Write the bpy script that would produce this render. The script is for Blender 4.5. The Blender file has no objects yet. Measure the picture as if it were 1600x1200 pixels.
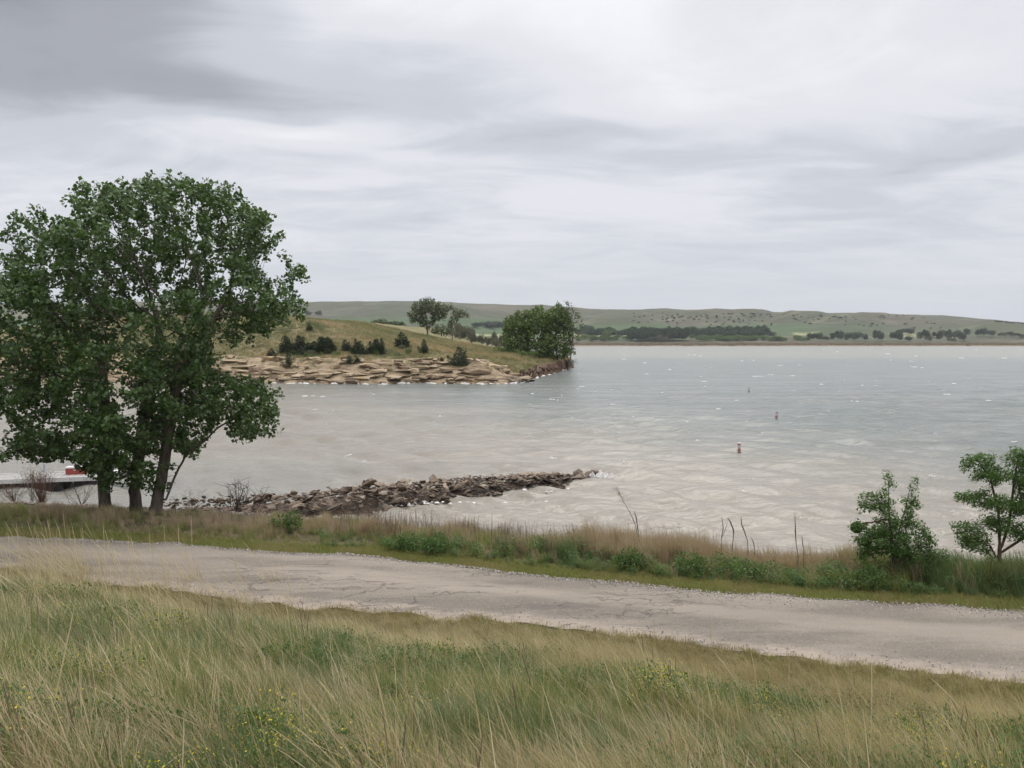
import bpy, math, random
import numpy as np
from mathutils import Vector, Matrix
R = math.radians
rng = np.random.default_rng(7)
random.seed(7)
scene = bpy.context.scene
COL = scene.collection

# ------------------------------------------------------------------ camera
F = 1202.0                       # focal length in photograph pixels (1600 wide)
CAMZ = 8.0
PITCH = math.atan(68.0 / F)
cam_d = bpy.data.cameras.new('camera')
cam_d.sensor_width = 36.0
cam_d.lens = 36.0 * F / 1600.0
cam_d.clip_start = 0.1
cam_d.clip_end = 30000.0
cam = bpy.data.objects.new('camera', cam_d)
COL.objects.link(cam)
cam.location = (0, 0, CAMZ)
cam.rotation_euler = (math.pi / 2 - PITCH, 0, 0)
scene.camera = cam

# ------------------------------------------------------------------ world, sun, exposure
SUN_EL, SUN_AZ = R(55), R(12)     # azimuth clockwise from +Y
world = bpy.data.worlds.new('World')
scene.world = world
world.use_nodes = True
wn, wl = world.node_tree.nodes, world.node_tree.links
wn.clear()


def wnode(t, **kw):
    n = wn.new(t)
    for k, v in kw.items():
        setattr(n, k, v)
    return n


def wmath(op, a, b=None, clamp=False):
    n = wnode('ShaderNodeMath', operation=op, use_clamp=clamp)
    for i, v in enumerate((a, b)):
        if v is None:
            continue
        if isinstance(v, (int, float)):
            n.inputs[i].default_value = v
        else:
            wl.new(v, n.inputs[i])
    return n.outputs[0]


def build_sky():
    out = wnode('ShaderNodeOutputWorld')
    bg = wnode('ShaderNodeBackground')
    bg.inputs['Strength'].default_value = 0.1
    wl.new(bg.outputs[0], out.inputs[0])
    sky = wnode('ShaderNodeTexSky')
    sky.sky_type = 'NISHITA'
    sky.sun_disc = False
    sky.sun_elevation = SUN_EL
    sky.sun_rotation = SUN_AZ
    tc = wnode('ShaderNodeTexCoord')
    sep = wnode('ShaderNodeSeparateXYZ')
    wl.new(tc.outputs['Generated'], sep.inputs[0])
    x, y, z = sep.outputs
    az = wmath('ARCTAN2', x, y)
    el = wmath('ARCSINE', z)
    # cloud layer seen in perspective
    zz = wmath('ADD', wmath('MAXIMUM', z, 0.0), 0.13)
    comb = wnode('ShaderNodeCombineXYZ')
    wl.new(wmath('DIVIDE', x, zz), comb.inputs[0])
    wl.new(wmath('DIVIDE', y, zz), comb.inputs[1])

    def noise(scale, detail, rough, stretch=(1, 1, 1), vec=None, dist=0.0):
        mp = wnode('ShaderNodeMapping')
        mp.inputs['Scale'].default_value = stretch
        wl.new(vec or comb.outputs[0], mp.inputs[0])
        n = wnode('ShaderNodeTexNoise')
        n.inputs['Scale'].default_value = scale
        n.inputs['Detail'].default_value = detail
        n.inputs['Roughness'].default_value = rough
        n.inputs['Distortion'].default_value = dist
        wl.new(mp.outputs[0], n.inputs['Vector'])
        return n
    big = noise(0.8, 7, 0.55, (0.65, 1.0, 1), dist=0.5)
    small = noise(2.4, 9, 0.60, (0.60, 1.05, 1), dist=0.9)
    wob = noise(1.3, 3, 0.5, (0.8, 1.0, 1))
    wsep = wnode('ShaderNodeSeparateColor')
    wl.new(wob.outputs['Color'], wsep.inputs[0])
    azw = wmath('ADD', az, wmath('MULTIPLY', wmath('SUBTRACT', wsep.outputs[0], 0.5), 0.22))
    elw = wmath('ADD', el, wmath('MULTIPLY', wmath('SUBTRACT', wsep.outputs[1], 0.5), 0.10))
    v = wmath('ADD', 0.0, wmath('MULTIPLY', wmath('SUBTRACT', big.outputs[0], 0.5), 0.42))
    v = wmath('ADD', v, wmath('MULTIPLY', wmath('SUBTRACT', small.outputs[0], 0.5), 0.30))
    # cloud banks: az, el, half width, half height, tilt, amount
    for a0, e0, sa, se, tl, am in [
        (-33, 23.0, 19, 7.0, 0.02, -0.40),   # heavy dark bank upper left
        (-14, 25.5, 14, 2.0, 0.04, -0.20),
        (-20, 17.0, 15, 1.6, 0.08, -0.16),
        (7, 26, 7.5, 5.0, 0.0, 0.13),        # bright opening
        (-11, 22.0, 10, 2.2, 0.05, 0.17),
        (20, 18.5, 16, 4.0, 0.0, 0.11),
        (2.5, 14.6, 9, 1.4, 0.02, -0.17),    # lens of grey in the middle
        (27, 26, 9, 2.2, 0.10, -0.16),
        (10, 12.3, 9, 0.9, 0.0, -0.07),
        (31, 11.8, 10, 0.8, 0.10, -0.13),
        (22, 8.7, 6, 0.6, 0.02, -0.10),
        (-17, 15.0, 5, 1.0, 0.0, 0.14),
        (-13, 11.4, 9, 0.8, 0.0, 0.08),
        (14, 10.3, 12, 0.9, 0.05, 0.07),
    ]:
        dx = wmath('MULTIPLY', wmath('SUBTRACT', azw, R(a0)), 1 / R(sa))
        sl = wmath('MULTIPLY', wmath('SUBTRACT', az, R(a0)), tl)
        dy = wmath('MULTIPLY', wmath('SUBTRACT', wmath('SUBTRACT', elw, R(e0)), sl), 1 / R(se))
        r2 = wmath('ADD', wmath('MULTIPLY', dx, dx), wmath('MULTIPLY', dy, dy))
        g = wmath('POWER', 2.71828, wmath('MULTIPLY', r2, -1.0))
        v = wmath('ADD', v, wmath('MULTIPLY', g, am))
    # thin out structure in the murk towards the horizon
    fade = wnode('ShaderNodeMapRange', interpolation_type='SMOOTHSTEP')
    wl.new(el, fade.inputs[0])
    fade.inputs[1].default_value = R(1.0)
    fade.inputs[2].default_value = R(12)
    fade.inputs[3].default_value = 0.1
    fade.inputs[4].default_value = 1.0
    v = wmath('MULTIPLY', wmath('MULTIPLY', v, 1.22), fade.outputs[0])
    # overcast sky grows brighter to the zenith
    zen = wnode('ShaderNodeMapRange')
    wl.new(z, zen.inputs[0])
    zen.inputs[1].default_value = 0.0
    zen.inputs[2].default_value = 1.0
    zen.inputs[3].default_value = 0.595
    zen.inputs[4].default_value = 0.92
    v = wmath('ADD', v, zen.outputs[0])
    ramp = wnode('ShaderNodeValToRGB')
    ramp.color_ramp.interpolation = 'EASE'
    es = ramp.color_ramp.elements
    es[0].position = 0.12
    es[0].color = (0.25, 0.262, 0.30, 1)
    es[1].position = 1.0
    es[1].color = (0.97, 0.97, 1.0, 1)
    for p, c in [(0.35, (0.382, 0.395, 0.435, 1)), (0.55, (0.585, 0.612, 0.665, 1)), (0.72, (0.765, 0.775, 0.815, 1))]:
        e = es.new(p)
        e.color = c
    wl.new(v, ramp.inputs[0])
    sc = wnode('ShaderNodeMix', data_type='RGBA', blend_type='MULTIPLY')
    sc.inputs['Factor'].default_value = 1.0
    wl.new(ramp.outputs[0], sc.inputs['A'])
    sc.inputs['B'].default_value = (10.2, 10.2, 10.2, 1)
    # an overcast dome is brightest overhead
    ov = wnode('ShaderNodeMapRange', interpolation_type='SMOOTHSTEP')
    wl.new(z, ov.inputs[0])
    ov.inputs[1].default_value = 0.38
    ov.inputs[2].default_value = 1.0
    ov.inputs[3].default_value = 10.4
    ov.inputs[4].default_value = 26.0
    cx = wnode('ShaderNodeCombineColor')
    for i in range(3):
        wl.new(ov.outputs[0], cx.inputs[i])
    wl.new(cx.outputs[0], sc.inputs['B'])
    mx = wnode('ShaderNodeMix', data_type='RGBA')
    mx.inputs['Factor'].default_value = 0.96
    wl.new(sky.outputs[0], mx.inputs['A'])
    wl.new(sc.outputs['Result'], mx.inputs['B'])
    wl.new(mx.outputs['Result'], bg.inputs[0])


build_sky()

sun_d = bpy.data.lights.new('sun', 'SUN')
sun_d.energy = 1.5
sun_d.angle = R(28)
sun_d.color = (1.0, 0.965, 0.91)
sun = bpy.data.objects.new('sun', sun_d)
COL.objects.link(sun)
sdir = Vector((math.sin(SUN_AZ) * math.cos(SUN_EL), math.cos(SUN_AZ) * math.cos(SUN_EL), math.sin(SUN_EL)))
sun.rotation_euler = sdir.to_track_quat('Z', 'Y').to_euler()
sun.location = (0, 0, 60)

scene.view_settings.view_transform = 'Standard'
scene.view_settings.look = 'None'
scene.view_settings.exposure = 0.0
scene.view_settings.gamma = 1.0
scene.view_settings.use_curve_mapping = False
scene.render.engine = 'CYCLES'
scene.cycles.max_bounces = 6
scene.cycles.diffuse_bounces = 3
scene.cycles.glossy_bounces = 2
scene.cycles.transmission_bounces = 2
scene.cycles.volume_bounces = 0
scene.cycles.transparent_max_bounces = 6
scene.cycles.use_denoising = True


# ------------------------------------------------------------------ helpers
cp, sp = math.cos(PITCH), math.sin(PITCH)


def ray(px, py):
    a, b = (px - 800.0) / F, -(py - 600.0) / F
    return np.array([a, cp + b * sp, -sp + b * cp])


def pix(px, py, z=0.0):
    """ground point on the level z seen at a photograph pixel"""
    d = ray(px, py)
    t = (z - CAMZ) / d[2]
    return np.array([d[0] * t, d[1] * t, z])


def at(px, py, Y):
    d = ray(px, py)
    t = Y / d[1]
    return np.array([d[0] * t, Y, CAMZ + d[2] * t])


def smooth(e0, e1, x):
    t = np.clip((x - e0) / (e1 - e0), 0, 1)
    return t * t * (3 - 2 * t)


def _hash(ix, iy, s):
    n = (ix * 374761393 + iy * 668265263 + s * 1442695041) & 0xffffffff
    n = ((n ^ (n >> 13)) * 1274126177) & 0xffffffff
    return ((n ^ (n >> 16)) & 0xffff) / 65535.0


def vnoise(x, y, s=0):
    x = np.asarray(x, float)
    y = np.asarray(y, float)
    ix, iy = np.floor(x).astype(np.int64), np.floor(y).astype(np.int64)
    fx, fy = x - ix, y - iy
    fx, fy = fx * fx * (3 - 2 * fx), fy * fy * (3 - 2 * fy)
    a, b = _hash(ix, iy, s), _hash(ix + 1, iy, s)
    c, d = _hash(ix, iy + 1, s), _hash(ix + 1, iy + 1, s)
    return (a * (1 - fx) + b * fx) * (1 - fy) + (c * (1 - fx) + d * fx) * fy


def fbm(x, y, s=0, o=4):
    v, a, t = 0.0, 0.5, 0.0
    for k in range(o):
        v = v + a * vnoise(x * 2 ** k + 17.3 * k, y * 2 ** k - 9.1 * k, s + k)
        t += a
        a *= 0.5
    return v / t


def mesh_data(name, v, f, mats, smooth_sh=False, mi=None):
    me = bpy.data.meshes.new(name)
    if isinstance(f, np.ndarray):
        v = np.asarray(v, np.float32)
        k = f.shape[1]
        me.vertices.add(len(v))
        me.vertices.foreach_set('co', v.ravel())
        me.loops.add(f.size)
        me.loops.foreach_set('vertex_index', f.astype(np.int32).ravel())
        me.polygons.add(len(f))
        me.polygons.foreach_set('loop_start', np.arange(0, f.size, k, dtype=np.int32))
        me.polygons.foreach_set('loop_total', np.full(len(f), k, np.int32))
    else:
        me.from_pydata([tuple(map(float, p)) for p in v], [], [tuple(map(int, q)) for q in f])
    for m in (mats if isinstance(mats, (list, tuple)) else [mats]):
        me.materials.append(m)
    if mi is not None:
        me.polygons.foreach_set('material_index', np.asarray(mi, np.int32))
    if smooth_sh:
        me.polygons.foreach_set('use_smooth', np.ones(len(me.polygons), bool))
    me.update(calc_edges=True)
    me.validate()
    return me


def link(name, me, parent=None, loc=None, rot=None, scl=None):
    o = bpy.data.objects.new(name, me)
    COL.objects.link(o)
    if parent is not None:
        o.parent = parent
    if loc is not None:
        o.location = [float(c) for c in loc]
    if rot is not None:
        o.rotation_euler = rot
    if scl is not None:
        o.scale = scl
    return o


def obj(name, v, f, mats, parent=None, smooth_sh=False, mi=None):
    return link(name, mesh_data(name, v, f, mats, smooth_sh, mi), parent)


def tag(o, label=None, cat=None, group=None, kind=None):
    if label:
        o['label'] = label
    if cat:
        o['category'] = cat
    if group:
        o['group'] = group
    if kind:
        o['kind'] = kind
    return o


def empty(name, loc, label, cat, group=None, rz=0.0):
    o = bpy.data.objects.new(name, None)
    o.empty_display_size = 0.3
    COL.objects.link(o)
    o.location = [float(c) for c in loc]
    o.rotation_euler = (0, 0, rz)
    return tag(o, label, cat, group)


def copy_tree(root, loc, rz=0.0, scl=1.0, label=None, group=None):
    c = root.copy()
    COL.objects.link(c)
    c.location = [float(q) for q in loc]
    c.rotation_euler = (0, 0, rz)
    c.scale = (scl, scl, scl) if np.isscalar(scl) else scl
    if label:
        c['label'] = label
    if group:
        c['group'] = group
    for ch in list(root.children):
        d = ch.copy()
        COL.objects.link(d)
        d.parent = c
    return c


class MB:
    """collects simple solids into one mesh"""
    def __init__(s):
        s.v, s.f = [], []

    def add(s, v, f):
        o = len(s.v)
        s.v += [tuple(p) for p in v]
        s.f += [tuple(i + o for i in q) for q in f]
        return s

    def box(s, c, d, rz=0.0, tilt=0.0):
        hx, hy, hz = d[0] / 2, d[1] / 2, d[2] / 2
        m = Matrix.Translation(c) @ Matrix.Rotation(rz, 4, 'Z') @ Matrix.Rotation(tilt, 4, 'Y')
        v = [m @ Vector((x * hx, y * hy, z * hz)) for x in (-1, 1) for y in (-1, 1) for z in (-1, 1)]
        return s.add(v, [(0, 1, 3, 2), (4, 6, 7, 5), (0, 4, 5, 1), (2, 3, 7, 6), (0, 2, 6, 4), (1, 5, 7, 3)])

    def lathe(s, prof, n=14, c=(0, 0, 0)):
        v, f = [], []
        for r, z in prof:
            for k in range(n):
                a = 2 * math.pi * k / n
                v.append((c[0] + r * math.cos(a), c[1] + r * math.sin(a), c[2] + z))
        for i in range(len(prof) - 1):
            for k in range(n):
                k2 = (k + 1) % n
                f.append((i * n + k, i * n + k2, (i + 1) * n + k2, (i + 1) * n + k))
        f.append(tuple(range(n))[::-1])
        f.append(tuple((len(prof) - 1) * n + k for k in range(n)))
        return s.add(v, f)

    def tube(s, pts, rad, n=6):
        pts = [Vector(p) for p in pts]
        v, f = [], []
        for i, p in enumerate(pts):
            t = (pts[min(i + 1, len(pts) - 1)] - pts[max(i - 1, 0)]).normalized()
            a = t.orthogonal().normalized()
            b = t.cross(a)
            r = rad[i] if hasattr(rad, '__len__') else rad
            for k in range(n):
                w = 2 * math.pi * k / n
                v.append(p + (a * math.cos(w) + b * math.sin(w)) * r)
        for i in range(len(pts) - 1):
            for k in range(n):
                k2 = (k + 1) % n
                f.append((i * n + k, i * n + k2, (i + 1) * n + k2, (i + 1) * n + k))
        f.append(tuple(range(n))[::-1])
        f.append(tuple((len(pts) - 1) * n + k for k in range(n)))
        return s.add(v, f)

    def build(s, name, mat, parent=None, sm=False):
        return obj(name, s.v, s.f, mat, parent, sm)


# ------------------------------------------------------------------ materials
class Mat:
    def __init__(s, name, rough=0.8, spec=0.3):
        s.m = bpy.data.materials.new(name)
        s.m.use_nodes = True
        s.n, s.l = s.m.node_tree.nodes, s.m.node_tree.links
        s.p = s.n['Principled BSDF']
        s.out = s.n['Material Output']
        s.p.inputs['Roughness'].default_value = rough
        s.p.inputs['Specular IOR Level'].default_value = spec
        s._pos = None

    def node(s, t, **kw):
        n = s.n.new(t)
        for k, v in kw.items():
            setattr(n, k, v)
        return n

    def pos(s):
        if s._pos is None:
            s._pos = s.node('ShaderNodeNewGeometry')
        return s._pos.outputs['Position']

    def objpos(s):
        return s.node('ShaderNodeTexCoord').outputs['Object']

    def set(s, sock, v):
        if isinstance(v, (int, float)):
            sock.default_value = v
        elif isinstance(v, (tuple, list)):
            sock.default_value = (*v, 1) if len(v) == 3 and len(sock.default_value) == 4 else v
        else:
            s.l.new(v, sock)

    def math(s, op, a, b=0.0, clamp=False):
        n = s.node('ShaderNodeMath', operation=op, use_clamp=clamp)
        s.set(n.inputs[0], a)
        s.set(n.inputs[1], b)
        return n.outputs[0]

    def map(s, v, a, b, c=0.0, d=1.0, sm=True):
        n = s.node('ShaderNodeMapRange', interpolation_type='SMOOTHSTEP' if sm else 'LINEAR')
        s.set(n.inputs[0], v)
        for i, q in enumerate((a, b, c, d)):
            s.set(n.inputs[i + 1], q)
        return n.outputs[0]

    def noise(s, scale, detail=4, rough=0.55, stretch=(1, 1, 1), vec=None, rot=0.0, dist=0.0):
        v = vec if vec is not None else s.pos()
        if stretch != (1, 1, 1) or rot:
            mp = s.node('ShaderNodeMapping')
            mp.inputs['Scale'].default_value = stretch
            mp.inputs['Rotation'].default_value = (0, 0, rot)
            s.l.new(v, mp.inputs[0])
            v = mp.outputs[0]
        n = s.node('ShaderNodeTexNoise')
        n.inputs['Scale'].default_value = scale
        n.inputs['Detail'].default_value = detail
        n.inputs['Roughness'].default_value = rough
        n.inputs['Distortion'].default_value = dist
        s.l.new(v, n.inputs['Vector'])
        return n.outputs[0]

    def voro(s, scale, feature='DISTANCE_TO_EDGE', stretch=(1, 1, 1), vec=None, rot=0.0):
        v = vec if vec is not None else s.pos()
        mp = s.node('ShaderNodeMapping')
        mp.inputs['Scale'].default_value = stretch
        mp.inputs['Rotation'].default_value = (0, 0, rot)
        s.l.new(v, mp.inputs[0])
        n = s.node('ShaderNodeTexVoronoi', feature=feature)
        n.inputs['Scale'].default_value = scale
        s.l.new(mp.outputs[0], n.inputs['Vector'])
        return n.outputs['Distance'] if feature == 'DISTANCE_TO_EDGE' else n.outputs['Color']

    def mix(s, f, a, b, blend='MIX'):
        n = s.node('ShaderNodeMix', data_type='RGBA', blend_type=blend)
        s.set(n.inputs['Factor'], f)
        s.set(n.inputs['A'], a)
        s.set(n.inputs['B'], b)
        return n.outputs['Result']

    def ramp(s, v, stops):
        n = s.node('ShaderNodeValToRGB')
        es = n.color_ramp.elements
        es[0].position, es[0].color = stops[0][0], (*stops[0][1], 1)
        es[1].position, es[1].color = stops[-1][0], (*stops[-1][1], 1)
        for p, c in stops[1:-1]:
            e = es.new(p)
            e.color = (*c, 1)
        s.set(n.inputs[0], v)
        return n.outputs[0]

    def island(s):
        s.pos()
        return s._pos.outputs['Random Per Island']

    def rand(s):
        return s.node('ShaderNodeObjectInfo').outputs['Random']

    def attr(s, name, typ='GEOMETRY'):
        n = s.node('ShaderNodeAttribute', attribute_type=typ, attribute_name=name)
        return n

    def color(s, v):
        s.set(s.p.inputs['Base Color'], v)
        s._col = v
        return s

    def bump(s, h, strength=0.5, dist=0.05):
        n = s.node('ShaderNodeBump')
        n.inputs['Strength'].default_value = strength
        n.inputs['Distance'].default_value = dist
        s.l.new(h, n.inputs['Height'])
        s.l.new(n.outputs[0], s.p.inputs['Normal'])
        return s

    def translucent(s, amount, gain=1.0):
        t = s.node('ShaderNodeBsdfTranslucent')
        s.set(t.inputs['Color'], s._col if gain == 1.0 else s.mix(1.0, s._col, (gain, gain, gain * 0.7), 'MULTIPLY'))
        m = s.node('ShaderNodeMixShader')
        m.inputs[0].default_value = amount
        s.l.new(s.p.outputs[0], m.inputs[1])
        s.l.new(t.outputs[0], m.inputs[2])
        s.l.new(m.outputs[0], s.out.inputs['Surface'])
        return s


def leaf_mat(name, a, b, c=None, patch=0.6, rough=0.55, trans=0.3, spec=0.3, tint=None, pscale=0.5):
    """foliage: per leaf variation a..b, drifting towards c in patches, optional per clump tint"""
    m = Mat(name, rough, spec)
    col = m.mix(m.island(), a, b)
    if c is not None:
        n = m.noise(pscale, 3, 0.6)
        col = m.mix(m.map(n, 0.42, 0.66, 0.0, patch), col, c)
    if tint is not None:
        t = m.attr('tint', 'INSTANCER').outputs['Fac']
        col = m.mix(t, col, tint)
    m.color(col)
    m.translucent(trans, 1.3)
    return m.m


def plain(name, c, rough=0.6, var=0.25, scale=6.0, spec=0.3, obj_space=True):
    m = Mat(name, rough, spec)
    vec = m.objpos() if obj_space else None
    n = m.noise(scale, 5, 0.65, vec=vec)
    m.color(m.mix(n, tuple(q * (1 - var) for q in c), tuple(min(1, q * (1 + var)) for q in c)))
    m.bump(n, 0.15, 0.02)
    return m.m


# ------------------------------------------------------------------ near terrain
ROADZ = 2.0
far_px = [(-250, 826), (0, 838), (130, 842), (270, 850), (400, 862), (560, 868), (640, 876), (720, 884), (900, 905), (1100, 920), (1300, 936), (1600, 952), (1900, 968)]
near_px = [(-250, 872), (0, 888), (200, 915), (400, 942), (520, 952), (650, 962), (800, 972), (1000, 995), (1200, 1022), (1400, 1046), (1600, 1066), (1900, 1100)]
farW = np.array([pix(x, y, ROADZ)[:2] for x, y in far_px])
nearW = np.array([pix(x, y, ROADZ)[:2] for x, y in near_px])


def ext(W, X):
    X = np.asarray(X, float)
    y = np.interp(X, W[:, 0], W[:, 1])
    s0 = (W[2, 1] - W[0, 1]) / (W[2, 0] - W[0, 0])
    s1 = (W[-1, 1] - W[-3, 1]) / (W[-1, 0] - W[-3, 0])
    y = np.where(X < W[0, 0], W[0, 1] + (X - W[0, 0]) * s0, y)
    return np.where(X > W[-1, 0], W[-1, 1] + (X - W[-1, 0]) * s1, y)


def Yfar(X):
    return ext(farW, X)


def Ynear(X):
    return ext(nearW, X)


shoreW = np.array([(-60, 40), (-32, 38), (-22, 36.5), (-15, 35.0), (-10, 33.8), (-6, 31.5), (-2, 29.5), (4, 27.5), (12, 25.0), (20, 22.6), (40, 17)], float)


def Yshore(X):
    return ext(shoreW, X)


def gz(X, Y):
    X, Y = np.asarray(X, float), np.asarray(Y, float)
    dn = (Ynear(X) - Y) * 0.97
    df = (Y - Yfar(X)) * 0.97
    rise = np.maximum(dn - 1.5 + 1.2 * smooth(-2.5, -8, X), 0)
    rise = 0.27 * (np.sqrt(rise ** 2 + 0.8) - 0.894)
    cap = 4.4
    rise = cap - np.log1p(np.exp((cap - rise) * 3)) / 3
    bump = (fbm(X * 0.35, Y * 0.35, 3, 3) - 0.5) * 0.55 * smooth(0.6, 4, dn)
    L = np.maximum(Yshore(X) - Yfar(X), 2.0) * 0.97
    f = np.clip((df - 0.7) / (L - 0.7), 0, 3)
    drop = 2.0 * np.where(f < 1, f ** 1.8, 1 + (f - 1) * 1.2)
    bumpf = (fbm(X * 0.6, Y * 0.6, 9, 3) - 0.5) * 0.35 * smooth(0.6, 2.5, df)
    z = ROADZ - 0.03 + np.where(dn > 0, rise + bump, 0) + np.where(df > 0, -drop + bumpf, 0)
    return z


def pixg(px, py, fn=gz, t0=3.0, t1=80.0, n=1500):
    d = ray(px, py)
    t = np.linspace(t0, t1, n)
    P = np.array([0, 0, CAMZ])[None] + d[None] * t[:, None]
    below = P[:, 2] < fn(P[:, 0], P[:, 1])
    i = int(np.argmax(below)) if below.any() else n - 1
    return P[i]


def grid_faces(nr, nc):
    i = np.arange(nr * nc).reshape(nr, nc)
    return np.stack([i[:-1, :-1], i[:-1, 1:], i[1:, 1:], i[1:, :-1]], -1).reshape(-1, 4)


m = Mat('soil', 0.95, 0.1)
n1 = m.noise(0.5, 4)
n2 = m.noise(9, 4, 0.7)
m.color(m.mix(n2, m.mix(m.map(n1, 0.4, 0.62), (0.085, 0.085, 0.040), (0.17, 0.125, 0.075)), (0.07, 0.06, 0.038)))
m.bump(n2, 0.8, 0.05)
SOIL = m.m
gx = np.concatenate([np.linspace(-60, -26, 40), np.linspace(-25.5, 25.5, 171), np.linspace(26, 60, 40)])
gy = np.concatenate([np.linspace(-12, 3, 16), np.linspace(3.3, 48, 180)])
GX, GY = np.meshgrid(gx, gy)
GZ = gz(GX, GY)
tag(obj('ground', np.stack([GX, GY, GZ], -1).reshape(-1, 3), grid_faces(len(gy), len(gx)), SOIL, None, True),
    'brown soil bank under the tall grass on both sides of the road', 'ground', None, 'structure')

# ------------------------------------------------------------------ road
m = Mat('worn_asphalt', 0.9, 0.2)
att = m.attr('across').outputs['Fac']                   # 0 far edge .. 1 near edge
n1 = m.noise(0.55, 5, 0.6, (0.35, 1.5, 1), rot=R(14))
n2 = m.noise(3.0, 5, 0.65, (0.5, 1.6, 1), rot=R(14))
n3 = m.noise(22, 6, 0.8)
wv = m.noise(1.3, 4, 0.6)
base = m.mix(m.map(n1, 0.38, 0.64), (0.155, 0.133, 0.110), (0.240, 0.206, 0.168))
base = m.mix(m.map(n2, 0.45, 0.72, 0, 0.5), base, (0.185, 0.158, 0.130))
base = m.mix(m.map(n3, 0.30, 0.50, 0.55, 0.0), base, (0.085, 0.073, 0.064))
base = m.mix(m.map(n3, 0.50, 0.72, 0.0, 0.6), base, (0.33, 0.295, 0.258))
tr1 = m.math('ABSOLUTE', m.math('SUBTRACT', att, 0.47))
base = m.mix(m.map(tr1, 0.05, 0.16, 0.45, 0.0), base, (0.290, 0.248, 0.200))      # dusty wheel track
edge = m.map(m.math('ADD', att, m.math('MULTIPLY', m.math('SUBTRACT', n2, 0.5), 0.22)), 0.84, 1.0, 0.0, 0.75)
base = m.mix(edge, base, (0.36, 0.302, 0.242))                                          # pale dust along the near edge
geo = m.node('ShaderNodeSeparateXYZ')
m.l.new(m.pos(), geo.inputs[0])
zone = m.map(geo.outputs[0], 2.5, 8.0, 1.0, 0.0)
zone2 = m.map(geo.outputs[0], -9.5, -6.0, 0.25, 1.0)
zone = m.math('MULTIPLY', zone, zone2)
ve = m.node('ShaderNodeVectorMath', operation='ADD')
sc_ = m.node('ShaderNodeVectorMath', operation='SCALE')
nz = m.node('ShaderNodeTexNoise')
nz.inputs['Scale'].default_value = 1.6
nz.inputs['Detail'].default_value = 4
m.l.new(m.pos(), nz.inputs['Vector'])
m.l.new(nz.outputs['Color'], sc_.inputs[0])
sc_.inputs['Scale'].default_value = 0.9
m.l.new(m.pos(), ve.inputs[0])
m.l.new(sc_.outputs[0], ve.inputs[1])
cr = m.voro(1.1, 'DISTANCE_TO_EDGE', (0.30, 1.7, 1), ve.outputs[0], R(14))
crack = m.map(cr, 0.0, 0.028, 1.0, 0.0)
crack = m.math('MULTIPLY', crack, m.map(m.noise(0.9, 3, 0.6, (0.5, 1, 1)), 0.44, 0.56))
cr2 = m.voro(3.0, 'DISTANCE_TO_EDGE', (0.3, 1.6, 1), ve.outputs[0], R(14))
crack2 = m.math('MULTIPLY', m.map(cr2, 0.0, 0.06, 0.8, 0.0), m.map(m.noise(0.7, 4, 0.6, (0.4, 1.2, 1)), 0.54, 0.64))
crack = m.math('MULTIPLY', m.math('MAXIMUM', crack, crack2), zone)
tarred = m.math('MULTIPLY', m.map(m.noise(1.0, 6, 0.75, (0.22, 1.5, 1), rot=R(14)), 0.54, 0.64, 0, 0.5), zone)
base = m.mix(tarred, base, (0.105, 0.088, 0.080))
base = m.mix(m.math('MULTIPLY', crack, 0.52), base, (0.05, 0.043, 0.038))
m.color(base)
hh = m.math('ADD', m.math('MULTIPLY', n3, 0.25), m.math('MULTIPLY', crack, -1.0))
hh = m.math('ADD', hh, m.math('MULTIPLY', tarred, 0.9))
m.bump(hh, 0.6, 0.03)
ROAD = m.m


def build_road():
    xs = np.linspace(-45, 40, 500)
    rows = 15
    V = []
    A = []
    wob1 = (fbm(xs * 1.1, xs * 0 + 3, 21, 4) - 0.5) * 0.55
    wob2 = (fbm(xs * 1.3, xs * 0 + 8, 22, 4) - 0.5) * 0.6
    for j in range(rows):
        t = j / (rows - 1)
        y = (Yfar(xs) + wob1) * (1 - t) + (Ynear(xs) + wob2) * t
        z = ROADZ + 0.012 + 0.07 * (1 - (2 * t - 1) ** 2) + (fbm(xs * 0.8, y * 0.8, 5, 4) - 0.5) * 0.05 - (0.03 if j in (0, rows - 1) else 0)
        V.append(np.stack([xs, y, z], -1))
        A.append(np.full(len(xs), t))
    o = obj('road', np.concatenate(V), grid_faces(rows, len(xs)), ROAD, None, True)
    a = o.data.attributes.new('across', 'FLOAT', 'POINT')
    a.data.foreach_set('value', np.concatenate(A).astype(np.float32))
    tag(o, 'cracked pale asphalt road with dusty edges running across the bank', 'road', None, 'structure')


build_road()

# ------------------------------------------------------------------ lake water
m = Mat('lake_water', 0.22, 0.5)
m.p.inputs['IOR'].default_value = 1.33
sx = m.node('ShaderNodeSeparateXYZ')
m.l.new(m.pos(), sx.inputs[0])
X_, Y_ = sx.outputs[0], sx.outputs[1]
nb = m.noise(0.03, 5, 0.6, (0.8, 1.6, 1))
nf = m.noise(0.12, 5, 0.65, (0.35, 1.5, 1))
v_ = m.math('ADD', Y_, m.math('MULTIPLY', X_, 1.35))
v_ = m.math('ADD', v_, m.math('MULTIPLY', m.math('SUBTRACT', nb, 0.5), 70.0))
v_ = m.math('ADD', v_, m.math('MULTIPLY', m.math('SUBTRACT', nf, 0.5), 40.0))
deep = m.map(v_, 52, 112)
farb = m.map(m.math('ADD', Y_, m.math('MULTIPLY', m.math('SUBTRACT', nb, 0.5), 200.0)), 260, 430)
silt = m.mix(m.map(nf, 0.35, 0.65), (0.212, 0.189, 0.153), (0.254, 0.227, 0.185))
near_l = m.math('MULTIPLY', m.map(X_, -13, -6, 1, 0), m.map(Y_, 42, 60, 1, 0))
silt = m.mix(m.math('MULTIPLY', near_l, 0.45), silt, (0.20, 0.205, 0.19))
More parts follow.
